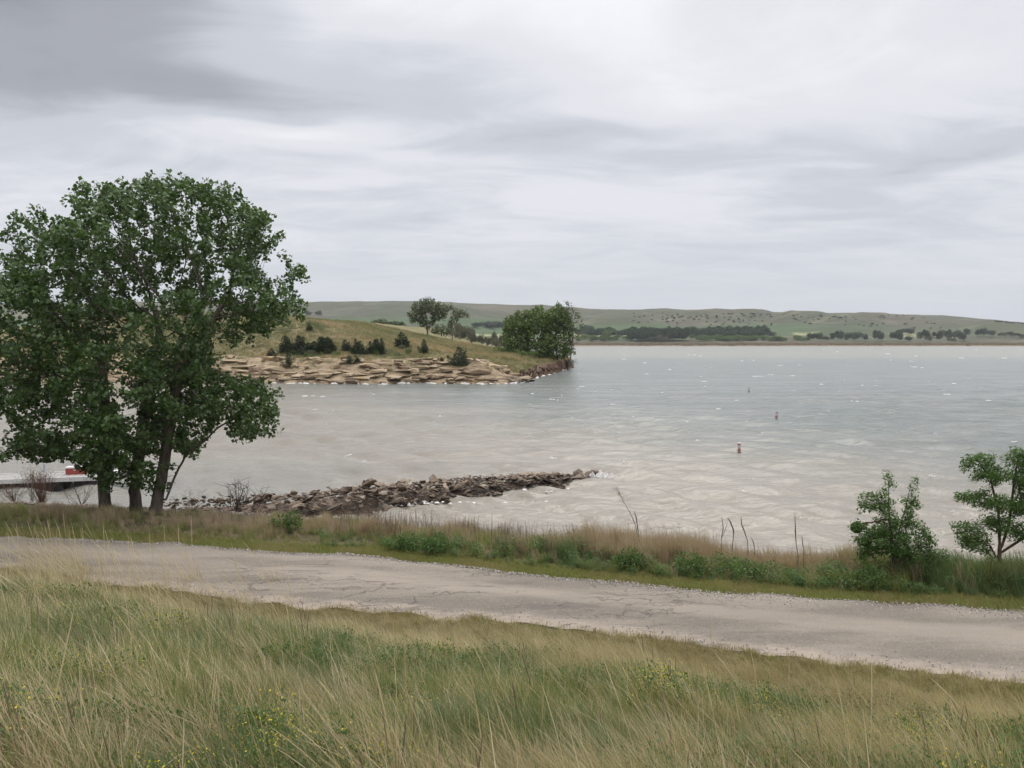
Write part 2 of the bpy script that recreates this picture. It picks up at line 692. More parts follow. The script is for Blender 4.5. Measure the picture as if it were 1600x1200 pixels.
blue = m.mix(m.map(nf, 0.35, 0.68), (0.104, 0.120, 0.110), (0.168, 0.177, 0.158))
col = m.mix(deep, silt, blue)
col = m.mix(m.math('MULTIPLY', farb, 0.85), col, (0.225, 0.220, 0.172))
m.color(col)
w1 = m.noise(0.9, 5, 0.6, (0.55, 1.25, 1), rot=R(-18))
w2 = m.noise(3.6, 4, 0.6, (0.6, 1.3, 1), rot=R(12))
w3 = m.noise(0.22, 4, 0.6, (0.5, 1.4, 1), rot=R(-10))
m.bump(m.math('ADD', m.math('ADD', w1, m.math('MULTIPLY', w2, 0.3)), m.math('MULTIPLY', w3, 1.0)), 0.75, 0.26)
WATER = m.m


def build_water():
    ys = [14.0]
    while ys[-1] < 1150:
        ys.append(ys[-1] * 1.0062 + 0.004)
    ys = np.array(ys)
    us = np.linspace(-1.15, 1.15, 470)
    U, Yg = np.meshgrid(us, ys)
    Xg = U * Yg
    dy = Yg * 0.0062
    Z = np.zeros_like(Xg)
    r = np.random.default_rng(5)
    gust = 0.75 + 0.5 * fbm(Xg * 0.02, Yg * 0.03, 31, 3)
    for k in range(56):
        lam = 0.55 * (5.5 / 0.55) ** r.random()
        th = R(-118) + r.normal(0, 0.42)
        kx, ky = math.cos(th) * 2 * math.pi / lam, math.sin(th) * 2 * math.pi / lam
        a = 0.0098 * lam ** 0.80
        fade = np.clip(lam / (dy * 3.5) - 1, 0, 1)
        ph = kx * Xg + ky * Yg + r.random() * 6.28 + 3.0 * vnoise(Xg * 0.11 + k, Yg * 0.11, 40 + k)
        s = np.sin(ph)
        Z += a * (s + 0.28 * np.cos(2 * ph)) * fade
    Z *= gust
    Z *= smooth(0.0, 6.0, Yg - Yshore(Xg)) * 0.85 + 0.15
    o = obj('lake_water', np.stack([Xg, Yg, Z], -1).reshape(-1, 3), grid_faces(len(ys), len(us)), WATER, None, True)
    tag(o, 'choppy lake with silty beige water near shore and grey blue water beyond', 'lake water', None, 'structure')


build_water()
m = Mat('lake_bed', 0.95, 0.1)
m.color(m.mix(m.noise(0.3), (0.16, 0.13, 0.09), (0.22, 0.18, 0.13)))
tag(obj('lake_bed', [(-1600, -20, -2.6), (1600, -20, -2.6), (1600, 1400, -2.6), (-1600, 1400, -2.6)], [(0, 1, 2, 3)], m.m),
    'silty lake bed below the murky water', 'lake bed', None, 'structure')

# ------------------------------------------------------------------ far shore and hills
sky_px = np.array([(-900, 486), (-400, 478), (0, 476), (300, 474), (480, 473), (600, 472), (700, 472), (760, 474), (850, 477), (920, 484), (990, 486), (1100, 487),
                   (1180, 489), (1250, 490), (1330, 490), (1420, 491), (1470, 493), (1520, 498), (1560, 502), (1600, 505), (1700, 508), (2000, 500), (2600, 490)], float)
YR = 2600.0


def hz(X, Y):
    X, Y = np.asarray(X, float), np.asarray(Y, float)
    p = 800 + F * X / np.maximum(Y, 1)
    top = CAMZ + (532 - np.interp(p, sky_px[:, 0], sky_px[:, 1])) / F * YR
    t = (Y - 1250) / (YR - 1250)
    f = smooth(0, 1, np.clip(t, 0, 1)) * 0.75 + np.clip(t, 0, 1) * 0.25
    gull = (fbm(X * 0.0045, Y * 0.0035, 51, 4) - 0.5) * 95 * np.clip(f * (1.02 - f) * 4, 0, 1)
    nz_ = (fbm(X * 0.02, Y * 0.02, 55, 3) - 0.5) * 4 * np.clip(t * 3, 0, 1)
    z = 1.2 + 1.6 * smooth(1080, 1200, Y) + np.maximum(top - 3, 2) * f + gull + nz_
    z = np.where(Y > YR, z - (Y - YR) * 0.055, z)
    edge = 1085 + 35 * (fbm(X * 0.01, X * 0 + 2, 61, 3) - 0.5)
    return np.where(Y < edge, -1.5, z)


m = Mat('prairie_hills', 0.95, 0.1)
sx = m.node('ShaderNodeSeparateXYZ')
m.l.new(m.pos(), sx.inputs[0])
nA = m.noise(0.0035, 5, 0.6, (1, 0.6, 1))
nB = m.noise(0.02, 5, 0.65, (0.5, 1, 1))
nC = m.noise(0.09, 4, 0.7)
grass = m.mix(m.map(nA, 0.38, 0.62), (0.074, 0.084, 0.052), (0.104, 0.096, 0.068))
grass = m.mix(m.map(nB, 0.5, 0.72, 0, 0.6), grass, (0.21, 0.185, 0.125))
grass = m.mix(m.map(nC, 0.5, 0.75, 0, 0.5), grass, (0.085, 0.10, 0.055))
green = m.mix(nB, (0.066, 0.094, 0.050), (0.088, 0.122, 0.060))
fg = m.attr('field').outputs['Color']
fs = m.node('ShaderNodeSeparateColor')
m.l.new(fg, fs.inputs[0])
col = m.mix(fs.outputs[0], grass, green)                    # green valley meadow
col = m.mix(fs.outputs[1], col, (0.27, 0.27, 0.15))         # pale hay field
col = m.mix(fs.outputs[2], col, (0.22, 0.175, 0.12))        # brown reed flat by the shore
m.color(col)
m.bump(m.math('ADD', nC, nB), 0.5, 3.0)
HILL = m.m


def build_hills():
    ys = np.concatenate([np.linspace(1050, 1150, 26), np.linspace(1156, 1400, 40), np.linspace(1412, 2700, 100), np.linspace(2740, 5200, 24)])
    us = np.linspace(-1.25, 1.25, 460)
    U, Yg = np.meshgrid(us, ys)
    Xg = U * np.maximum(Yg, 0)
    Z = hz(Xg, Yg)
    o = obj('hills', np.stack([Xg, Yg, Z], -1).reshape(-1, 3), grid_faces(len(ys), len(us)), HILL, None, True)
    p = 800 + F * Xg / Yg
    py = 532 - (Z - CAMZ) / Yg * F
    wob = (fbm(Xg * 0.004, Yg * 0.002, 71, 3) - 0.5)
    zl = Z + wob * 10
    meadow = smooth(10, 20, zl) * (1 - smooth(52, 66, zl + np.where(p > 900, 14, 0)))
    meadow *= np.where(p > 1250, 1 - smooth(1230, 1300, p) * 0.6, 1)
    meadow *= 1 - 0.75 * ((p > 510) & (p < 720) & (zl > 22) & (zl < 44))
    hay = ((zl > 16) & (zl < 24) & (((p > 870) & (p < 985)) | ((p > 720) & (p < 800)) | ((p > 1240) & (p < 1275)) | ((p > 1390) & (p < 1500)))).astype(float)
    hay = np.maximum(hay, 0.9 * ((zl > 16) & (zl < 20) & (p > 600) & (p < 700)))
    reed = (1 - smooth(1160, 1230, Yg + wob * 60))
    c = np.stack([meadow, hay * 0.85, reed, np.ones_like(reed)], -1).reshape(-1, 4).astype(np.float32)
    a = o.data.attributes.new('field', 'FLOAT_COLOR', 'POINT')
    a.data.foreach_set('color', c.ravel())
    tag(o, 'low rolling grass hills beyond the lake with green meadows at their foot', 'hills', None, 'structure')


build_hills()


def pixh(px, py):
    return pixg(px, py, hz, 900, 2750, 3000)


# ------------------------------------------------------------------ peninsula
front_px = [(430, 598), (520, 600), (600, 600), (660, 598), (740, 600), (800, 599), (818, 597), (832, 592), (850, 587), (870, 582), (886, 577)]
frontW = [pix(x, y)[:2] for x, y in front_px]
poly = np.array([(-280, 160), (-200, 150), (-140, 148), (-100, 145), (-75, 148), (-60, 146.5)] + [tuple(p) for p in frontW] +
                [(18.2, 226), (18.5, 240), (14, 262), (6, 300), (2, 370), (6, 440), (-280, 440)], float)


def poly_sd(P, X, Y):
    d = np.full(X.shape, 1e9)
    ins = np.zeros(X.shape, bool)
    n = len(P)
    for i in range(n):
        ax, ay = P[i]
        bx, by = P[(i + 1) % n]
        ex, ey = bx - ax, by - ay
        t = np.clip(((X - ax) * ex + (Y - ay) * ey) / (ex * ex + ey * ey), 0, 1)
        d = np.minimum(d, (X - ax - t * ex) ** 2 + (Y - ay - t * ey) ** 2)
        c = ((ay > Y) != (by > Y))
        with np.errstate(divide='ignore', invalid='ignore'):
            xi = ax + (Y - ay) * ex / (ey if ey != 0 else 1e-9)
        ins ^= c & (X < xi)
    d = np.sqrt(d)
    return np.where(ins, d, -d)


rx = np.array([-280, -160, -130, -100, -75, -57, -48, -40, -31, -23, -16, -8, -3, 5, 13, 20], float)
rzv = np.array([8, 9, 10, 12.6, 14.3, 13.9, 12.2, 10.3, 8.3, 7.3, 6.7, 6.1, 5.6, 4.9, 4.3, 3.9], float)


def hp(X, Y):
    X, Y = np.asarray(X, float), np.asarray(Y, float)
    sd = poly_sd(poly, X, Y)
    sdn = sd + (fbm(X * 0.25, Y * 0.25, 81, 4) - 0.5) * 1.6
    Rg = np.interp(X - (Y - 185) * 0.10, rx, rzv)
    tip = smooth(3, 10, X)
    ctop = np.minimum(4.3, 0.80 * Rg)
    cl = (0.10 * smooth(-0.3, 0.3, sdn) + 0.90 * smooth(0.2, 10.0, sdn) ** 0.8) * ctop
    cl = cl * (1 - tip) + tip * (2.3 * smooth(-0.2, 1.1, sdn) + 0.17 * np.clip(sdn, 0, 9))
    k = smooth(9, 38, sd)
    h = cl + np.maximum(Rg - cl, 0) * k
    h = h * (1 - 0.5 * smooth(60, 160, sd)) + (fbm(X * 0.12, Y * 0.12, 85, 4) - 0.5) * 1.1 * smooth(1, 8, sd)
    return np.where(sd < 0, np.maximum(sd * 0.5, -2.2) + 0.0, h)


def pixp(px, py):
    return pixg(px, py, hp, 120, 430, 2500)


m = Mat('peninsula_earth', 0.95, 0.1)
sdat = m.attr('rockiness').outputs['Fac']
n1 = m.noise(0.16, 5, 0.6)
n2 = m.noise(0.9, 5, 0.7, (0.6, 1, 3.0))
n3 = m.noise(4.0, 3, 0.7)
g_ = m.mix(m.map(n1, 0.4, 0.6), (0.235, 0.20, 0.112), (0.150, 0.152, 0.072))
g_ = m.mix(m.map(n3, 0.45, 0.7, 0, 0.5), g_, (0.30, 0.245, 0.14))
rk = m.ramp(n2, [(0.30, (0.10, 0.068, 0.044)), (0.45, (0.24, 0.18, 0.12)), (0.58, (0.40, 0.315, 0.21)), (0.75, (0.22, 0.165, 0.115))])
rk = m.mix(m.map(m.noise(0.2, 4, 0.7), 0.60, 0.70, 0, 0.6), rk, (0.46, 0.31, 0.12))
rf = m.map(m.math('ADD', sdat, m.math('MULTIPLY', m.math('SUBTRACT', n2, 0.5), 0.9)), 0.35, 0.65)
dirt = m.attr('dirt').outputs['Fac']
col = m.mix(rf, g_, rk)
col = m.mix(m.math('MULTIPLY', dirt, m.map(n2, 0.3, 0.5, 0.7, 1.0)), col, (0.115, 0.072, 0.050))
m.color(col)
m.bump(m.math('ADD', n2, m.math('MULTIPLY', n3, 0.4)), 0.9, 0.5)
PENM = m.m


def build_peninsula():
    xs = np.concatenate([np.linspace(-280, -90, 90), np.linspace(-89, 24, 270)])
    ys = np.concatenate([np.linspace(140, 185, 100), np.linspace(186, 260, 80), np.linspace(263, 445, 60)])
    X, Y = np.meshgrid(xs, ys)
    Z = hp(X, Y)
    sd = poly_sd(poly, X, Y)
    o = obj('peninsula', np.stack([X, Y, Z], -1).reshape(-1, 3), grid_faces(len(ys), len(xs)), PENM, None, True)
    frontd = Y - np.interp(X, poly[:, 0][:17], poly[:, 1][:17])
    rocky = (1 - smooth(9.0, 17, frontd + (fbm(X * 0.08, Y * 0.08, 91, 4) - 0.5) * 9)) * (1 - smooth(2.5, 7, X))
    a = o.data.attributes.new('rockiness', 'FLOAT', 'POINT')
    a.data.foreach_set('value', rocky.astype(np.float32).ravel())
    dirt = smooth(2.5, 7, X) * (1 - smooth(1.0, 6.5, sd))
    a = o.data.attributes.new('dirt', 'FLOAT', 'POINT')
    a.data.foreach_set('value', dirt.astype(np.float32).ravel())
    tag(o, 'grassy peninsula with a low sandstone ledge along the water', 'peninsula', None, 'structure')
    return o


PEN = build_peninsula()


# rocks -----------------------------------------------------------------------------------------
import bmesh


def rock_mesh(name, mat, seed, sx=1.0, sy=0.75, sz=0.45, n=16, bev=0.05):
    r = np.random.default_rng(seed)
    bm = bmesh.new()
    for _ in range(n):
        p = r.uniform(-1, 1, 3)
        p = p / max(np.abs(p).max(), 1e-6) * r.uniform(0.75, 1.0) * np.array([1, 1, 1])
        bm.verts.new((p[0] * sx * 0.5, p[1] * sy * 0.5, p[2] * sz * 0.5))
    res = bmesh.ops.convex_hull(bm, input=bm.verts)
    bmesh.ops.delete(bm, geom=[g for g in res['geom_interior'] if isinstance(g, bmesh.types.BMVert)], context='VERTS')
    bmesh.ops.dissolve_limit(bm, angle_limit=R(16), verts=bm.verts, edges=bm.edges)
    me = bpy.data.meshes.new(name)
    bm.to_mesh(me)
    bm.free()
    me.materials.append(mat)
    return me


def stone_mat(name, stops, scale, wet=0.25, ochre=None, stretch=(1, 1, 1)):
    m = Mat(name, 0.85, 0.25)
    op = m.objpos()
    off = m.node('ShaderNodeVectorMath', operation='ADD')
    m.l.new(m.pos(), off.inputs[0])
    n = m.noise(scale, 6, 0.68, stretch)
    f = m.noise(scale * 6, 4, 0.7)
    c = m.ramp(m.math('ADD', m.math('MULTIPLY', n, 0.7), m.math('MULTIPLY', m.rand(), 0.3)), stops)
    c = m.mix(m.map(f, 0.4, 0.75, 0, 0.45), c, stops[0][1])
    if ochre:
        c = m.mix(m.map(m.noise(ochre[1], 4, 0.7), 0.57, 0.65, 0, 0.8), c, ochre[0])
    s = m.node('ShaderNodeSeparateXYZ')
    m.l.new(m.pos(), s.inputs[0])
    if wet:
        w = m.map(m.math('ADD', s.outputs[2], m.math('MULTIPLY', m.math('SUBTRACT', n, 0.5), wet)), wet * 0.5, wet * 1.4, 1.0, 0.0)
        c = m.mix(w, c, m.mix(1.0, c, (0.42, 0.38, 0.34), 'MULTIPLY'))
        m.set(m.p.inputs['Roughness'], m.map(w, 0, 1, 0.85, 0.35))
    m.color(c)
    m.bump(m.math('ADD', n, m.math('MULTIPLY', f, 0.4)), 0.7, 0.6 / scale)
    return m.m


JROCK = stone_mat('jetty_stone', [(0.28, (0.085, 0.062, 0.046)), (0.42, (0.19, 0.142, 0.105)), (0.58, (0.34, 0.265, 0.200)), (0.75, (0.47, 0.395, 0.31))], 2.4, 0.32)
LEDGE = stone_mat('sandstone', [(0.28, (0.17, 0.115, 0.075)), (0.45, (0.34, 0.255, 0.165)), (0.62, (0.47, 0.375, 0.25)), (0.8, (0.40, 0.31, 0.21))], 0.55, 1.0, ((0.47, 0.31, 0.12), 0.3), (0.5, 0.8, 4.0))


def build_ledge():
    protos = [rock_mesh('rock_slab', LEDGE, 200 + k, 1.0, 0.8, 0.5, 20) for k in range(10)]
    r = np.random.default_rng(11)
    P = np.array([(-130, 147.5), (-100, 145), (-75, 148), (-60, 146.5)] + [tuple(p) for p in frontW[:7]])
    L = np.concatenate([[0], np.cumsum(np.linalg.norm(np.diff(P, axis=0), axis=1))])
    cnt = 0
    for row, (inset, wmin, wmax, keep_) in enumerate([(-0.1, 1.2, 4.5, .85), (0.7, 2.0, 7.0, .85), (1.7, 1.5, 5.0, .75), (2.8, 1.5, 6.0, .7), (4.2, 1.5, 5.0, .55), (6.0, 1.3, 4.5, .5), (8.2, 1.2, 4.0, .4)]):
        s = r.uniform(0, 3)
        while s < L[-1]:
            w = r.uniform(wmin, wmax)
            sm_ = s + w / 2
            x, y = np.interp(sm_, L, P[:, 0]), np.interp(sm_, L, P[:, 1])
            if (x > -62 or r.random() < 0.5) and r.random() < keep_:
                ins = inset + r.uniform(-0.5, 0.5)
                dp = r.uniform(2.2, 4.0)
                z = float(hp(np.array([x]), np.array([y + ins + dp * .35]))[0]) + r.uniform(-0.15, 0.32)
                link('rock_slab', protos[int(r.integers(10))], PEN, (x, y + ins + dp * .45, z),
                     (r.uniform(-.10, .14), r.uniform(-.12, .12), r.uniform(-.55, .55) + (math.pi if r.random() < .5 else 0)),
                     (w * 1.12, dp, r.uniform(0.6, 2.6)))
                cnt += 1
            s += w * r.uniform(0.75, 1.05)
    # loose blocks at the foot and on the slope
    for k in range(110):
        sm_ = r.uniform(0, L[-1])
        x, y = np.interp(sm_, L, P[:, 0]), np.interp(sm_, L, P[:, 1])
        ins = r.choice([-0.6, 2, 5, 8, 11]) + r.uniform(-.5, .8)
        z = max(float(hp(np.array([x]), np.array([y + ins]))[0]), 0.0)
        d = r.uniform(0.6, 1.9)
        link('rock_slab', protos[int(r.integers(10))], PEN, (x, y + ins, z + 0.1), (r.uniform(-.3, .3), r.uniform(-.3, .3), r.uniform(0, 6)), (d, d * 0.9, d * r.uniform(.7, 1.3)))


build_ledge()

# ------------------------------------------------------------------ scatter by geometry nodes (ground cover only)
_scat = None


def scatter_group(coll):
    ng = bpy.data.node_groups.new('ground_cover', 'GeometryNodeTree')
    ng.interface.new_socket('Geometry', in_out='INPUT', socket_type='NodeSocketGeometry')
    ng.interface.new_socket('Geometry', in_out='OUTPUT', socket_type='NodeSocketGeometry')
    N, Lk = ng.nodes, ng.links
    gi, go = N.new('NodeGroupInput'), N.new('NodeGroupOutput')
    ip = N.new('GeometryNodeInstanceOnPoints')
    ci = N.new('GeometryNodeCollectionInfo')
    ci.inputs['Collection'].default_value = coll
    ci.inputs['Separate Children'].default_value = True
    ci.inputs['Reset Children'].default_value = True

    def na(name, typ):
        a = N.new('GeometryNodeInputNamedAttribute')
        a.data_type = typ
        a.inputs['Name'].default_value = name
        return a.outputs['Attribute']
    Lk.new(gi.outputs[0], ip.inputs['Points'])
    Lk.new(ci.outputs[0], ip.inputs['Instance'])
    ip.inputs['Pick Instance'].default_value = True
    Lk.new(na('idx', 'INT'), ip.inputs['Instance Index'])
    Lk.new(na('rot', 'FLOAT_VECTOR'), ip.inputs['Rotation'])
    Lk.new(na('scl', 'FLOAT_VECTOR'), ip.inputs['Scale'])
    Lk.new(ip.outputs[0], go.inputs[0])
    return ng


def scatter(name, protos, P, rot, scl, idx, tint, label, cat):
    coll = bpy.data.collections.new(name + '_pieces')
    for k, me in enumerate(protos):
        o = bpy.data.objects.new('%s_piece_%03d' % (name, k), me)
        coll.objects.link(o)
    n = len(P)
    me = bpy.data.meshes.new(name)
    me.vertices.add(n)
    me.vertices.foreach_set('co', np.asarray(P, np.float32).ravel())
    scl = np.asarray(scl, np.float32)
    if scl.ndim == 1:
        scl = np.repeat(scl[:, None], 3, 1)
    for nm, typ, key, arr in (('rot', 'FLOAT_VECTOR', 'vector', np.asarray(rot, np.float32)), ('scl', 'FLOAT_VECTOR', 'vector', scl),
                              ('idx', 'INT', 'value', np.asarray(idx, np.int32)), ('tint', 'FLOAT', 'value', np.asarray(tint, np.float32))):
        a = me.attributes.new(nm, typ, 'POINT')
        a.data.foreach_set(key, arr.ravel())
    o = link(name, me)
    md = o.modifiers.new('ground_cover', 'NODES')
    md.node_group = scatter_group(coll)
    tag(o, label, cat, None, 'stuff')
    return o


def blades(r, n, h, rad, a0, a1, width, az=math.pi, az_sd=0.5, prof=(1, 0.9, 0.6, 0), off=(0, 0), flat=0.5):
    """n curved grass blades; a0 lean at the root, a1 extra lean to the tip; returns verts, quads"""
    k = len(prof)
    H = r.uniform(h[0], h[1], n)
    th = az + r.normal(0, az_sd, n)
    A0 = r.normal(a0[0], a0[1], n)
    A1 = r.normal(a1[0], a1[1], n)
    q = np.sqrt(r.random(n)) * rad
    ph = r.uniform(0, 2 * math.pi, n)
    px, py = q * np.cos(ph) + off[0], q * np.sin(ph) + off[1]
    pz = np.zeros(n) - 0.03
    face = th + math.pi / 2 + r.normal(0, flat, n)
    W = width * r.uniform(0.7, 1.3, n)
    V = np.zeros((n, k, 2, 3))
    for i in range(k):
        t = i / (k - 1)
        if i > 0:
            tm = (i - 0.5) / (k - 1)
            a = A0 + A1 * tm
            st = H / (k - 1)
            px = px + np.sin(a) * np.cos(th) * st
            py = py + np.sin(a) * np.sin(th) * st
            pz = pz + np.cos(a) * st
        w = W * prof[i] * 0.5 + 1e-4
        dx, dy = np.cos(face) * w, np.sin(face) * w
        V[:, i, 0] = np.stack([px - dx, py - dy, pz], -1)
        V[:, i, 1] = np.stack([px + dx, py + dy, pz], -1)
    base = (np.arange(n) * k * 2)[:, None]
    fs = []
    for i in range(k - 1):
        fs.append(np.stack([base[:, 0] + 2 * i, base[:, 0] + 2 * i + 1, base[:, 0] + 2 * i + 3, base[:, 0] + 2 * i + 2], -1))
    return V.reshape(-1, 3), np.stack(fs, 1).reshape(-1, 4)


def leaves(C, U, N, L, W):
    """kite leaves: centres, length axes, normals"""
    U = U / (np.linalg.norm(U, axis=1, keepdims=True) + 1e-9)
    S = np.cross(N, U)
    S /= (np.linalg.norm(S, axis=1, keepdims=True) + 1e-9)
    L, W = np.asarray(L)[:, None], np.asarray(W)[:, None]
    nn = np.cross(U, S)
    a = C - U * L * 0.5
    b = C - U * L * 0.08 + S * W * 0.5 + nn * W * 0.12
    c = C + U * L * 0.5
    d = C - U * L * 0.08 - S * W * 0.5 + nn * W * 0.12
    V = np.stack([a, b, c, d], 1).reshape(-1, 3)
    return V, np.arange(len(V)).reshape(-1, 4)


def join(parts):
    """[(verts, quads, material index)] -> verts, quads, mi"""
    V, Fc, M = [], [], []
    o = 0
    for v, f, k in parts:
        V.append(v)
        Fc.append(f + o)
        M.append(np.full(len(f), k))
        o += len(v)
    return np.concatenate(V), np.concatenate(Fc), np.concatenate(M)


G_GREEN = leaf_mat('green_grass', (0.078, 0.113, 0.024), (0.215, 0.250, 0.070), (0.205, 0.215, 0.075), 0.5, tint=(0.25, 0.23, 0.10), trans=0.35, pscale=0.7)
G_BLUE = leaf_mat('blue_green_grass', (0.080, 0.13, 0.050), (0.155, 0.215, 0.090), None, tint=(0.17, 0.20, 0.10), trans=0.35)
G_TAN = leaf_mat('dry_grass', (0.31, 0.25, 0.135), (0.60, 0.51, 0.33), (0.36, 0.27, 0.16), 0.45, tint=(0.33, 0.26, 0.155), trans=0.3)
G_PINK = leaf_mat('reddish_dry_grass', (0.26, 0.20, 0.14), (0.46, 0.37, 0.27), (0.34, 0.29, 0.19), 0.5, tint=(0.33, 0.235, 0.165), trans=0.3)
G_BROWN = leaf_mat('dead_stalk', (0.085, 0.058, 0.042), (0.20, 0.145, 0.105), None, tint=(0.13, 0.09, 0.065), trans=0.1)
G_FORB = leaf_mat('forb_leaf', (0.050, 0.095, 0.024), (0.105, 0.175, 0.048), None, tint=(0.10, 0.17, 0.05), trans=0.35)
G_TURF = leaf_mat('short_turf', (0.15, 0.19, 0.045), (0.27, 0.295, 0.085), (0.30, 0.26, 0.12), 0.7, tint=(0.27, 0.21, 0.11), trans=0.3)
YEL = leaf_mat('yellow_petal', (0.55, 0.45, 0.03), (0.70, 0.60, 0.06), None, trans=0.3)

W_ = math.pi          # the wind lays the grass over to the left


def grass_protos():
    L = []
    for s in range(5):                                   # 0-4: fine green mixed grass laid over by the wind
        r = np.random.default_rng(300 + s)
        L.append(mesh_data('clump', *_j([(*blades(r, 44, (0.30, 0.62), 0.20, (0.50, 0.30), (0.85, 0.40), 0.0082, W_, 0.85), 0),
                                        (*blades(r, 14, (0.20, 0.45), 0.20, (0.2, 0.4), (0.6, 0.5), 0.0085, W_, 2.0), 0),
                                        (*blades(r, 5, (0.40, 0.74), 0.18, (0.45, 0.26), (0.60, 0.3), 0.0070, W_, 0.65), 1)]), [G_GREEN, G_TAN]))
    for s in range(5):                                   # 5-9: tan bunch grass with fine plumes
        r = np.random.default_rng(330 + s)
        L.append(mesh_data('clump', *_j([(*blades(r, 32, (0.3, 0.62), 0.17, (0.45, 0.26), (0.6, 0.35), 0.0066, W_, 0.75), 1),
                                        (*blades(r, 8, (0.6, 0.95), 0.12, (0.35, 0.18), (0.5, 0.25), 0.0040, W_, 0.4, (0.8, 0.7, 0.6, 0.6, 1.2, 0.9, 0)), 1),
                                        (*blades(r, 22, (0.25, 0.5), 0.18, (0.4, 0.3), (0.7, 0.4), 0.006, W_, 1.0), 0)]), [G_GREEN, G_TAN]))
    for s in range(3):                                   # 10-12: broader blue green grass
        r = np.random.default_rng(360 + s)
        L.append(mesh_data('clump', *_j([(*blades(r, 40, (0.35, 0.68), 0.19, (0.40, 0.28), (1.0, 0.4), 0.0115, W_, 0.8), 0),
                                        (*blades(r, 6, (0.5, 0.75), 0.15, (0.4, 0.2), (0.5, 0.3), 0.0045, W_, 0.6), 1)]), [G_BLUE, G_TAN]))
    for s in range(4):                                   # 13-16: tall pale stems
        r = np.random.default_rng(380 + s)
        L.append(mesh_data('clump', *_j([(*blades(r, 3, (0.80, 1.35), 0.16, (0.34, 0.20), (0.40, 0.25), 0.0080, W_, 0.45, (1, .9, .8, .7, .6, 1.3, 1.0, 0)), 0),
                                        (*blades(r, 6, (0.3, 0.6), 0.14, (0.4, 0.2), (0.5, 0.3), 0.005, W_, 0.8), 0)]), [G_TAN]))
    for s in range(3):                                   # 17-19: yellow flowering weed
        r = np.random.default_rng(400 + s)
        n = 90
        C = np.stack([r.normal(0, .13, n) - 0.08, r.normal(0, .13, n), r.uniform(0.25, 0.55, n)], -1)
        lv = leaves(C[:55], r.normal(size=(55, 3)), r.normal(size=(55, 3)) + [0, 0, 1], r.uniform(.03, .06, 55), r.uniform(.015, .025, 55))
        fl = leaves(C[55:] + [0, 0, .05], r.normal(size=(35, 3)), r.normal(size=(35, 3)) + [0, -.5, 1], r.uniform(.014, .024, 35), r.uniform(.011, .018, 35))
        L.append(mesh_data('clump', *_j([(*blades(r, 12, (0.35, 0.6), 0.10, (0.2, 0.15), (0.3, 0.2), 0.005, W_, 0.8), 0), (*lv, 1), (*fl, 2)]), [G_GREEN, G_FORB, YEL]))
    for s in range(3):                                   # 20-22: dark thin dead stalks
        r = np.random.default_rng(420 + s)
        L.append(mesh_data('clump', *_j([(*blades(r, 3, (0.5, 0.95), 0.12, (0.12, 0.12), (0.15, 0.15), 0.006, W_, 0.8, (1, .9, .8, .7, 1.8, 0.5)), 0),
                                        (*blades(r, 10, (0.3, 0.5), 0.14, (0.4, 0.3), (0.5, 0.3), 0.0055, W_, 0.8), 1)]), [G_BROWN, G_TAN]))
    for s in range(3):                                   # 23-25: low leafy herbs among the grass
        r = np.random.default_rng(440 + s)
        n = 80
        C = np.stack([r.normal(-.05, .12, n), r.normal(0, .12, n), r.uniform(0.08, 0.42, n)], -1)
        lv = leaves(C, r.normal(size=(n, 3)), r.normal(size=(n, 3)) * .7 + [0, -.2, 1], r.uniform(.035, .08, n), r.uniform(.014, .03, n))
        L.append(mesh_data('clump', *_j([(*lv, 0), (*blades(r, 8, (0.2, 0.42), 0.10, (0.2, 0.15), (0.3, 0.2), 0.006, W_, 1.2), 1)]), [G_FORB, G_GREEN]))
    return L


def _j(parts):
    V, Fc, M = join(parts)
    _j.mi = M
    return V, Fc


_md = mesh_data


def mesh_data(name, v, f, mats, smooth_sh=False, mi=None):      # clumps carry the material index left by _j
    if mi is None and getattr(_j, 'mi', None) is not None and isinstance(f, np.ndarray) and len(_j.mi) == len(f):
        mi = _j.mi
        _j.mi = None
    return _md(name, v, f, mats, smooth_sh, mi)


GP = grass_protos()


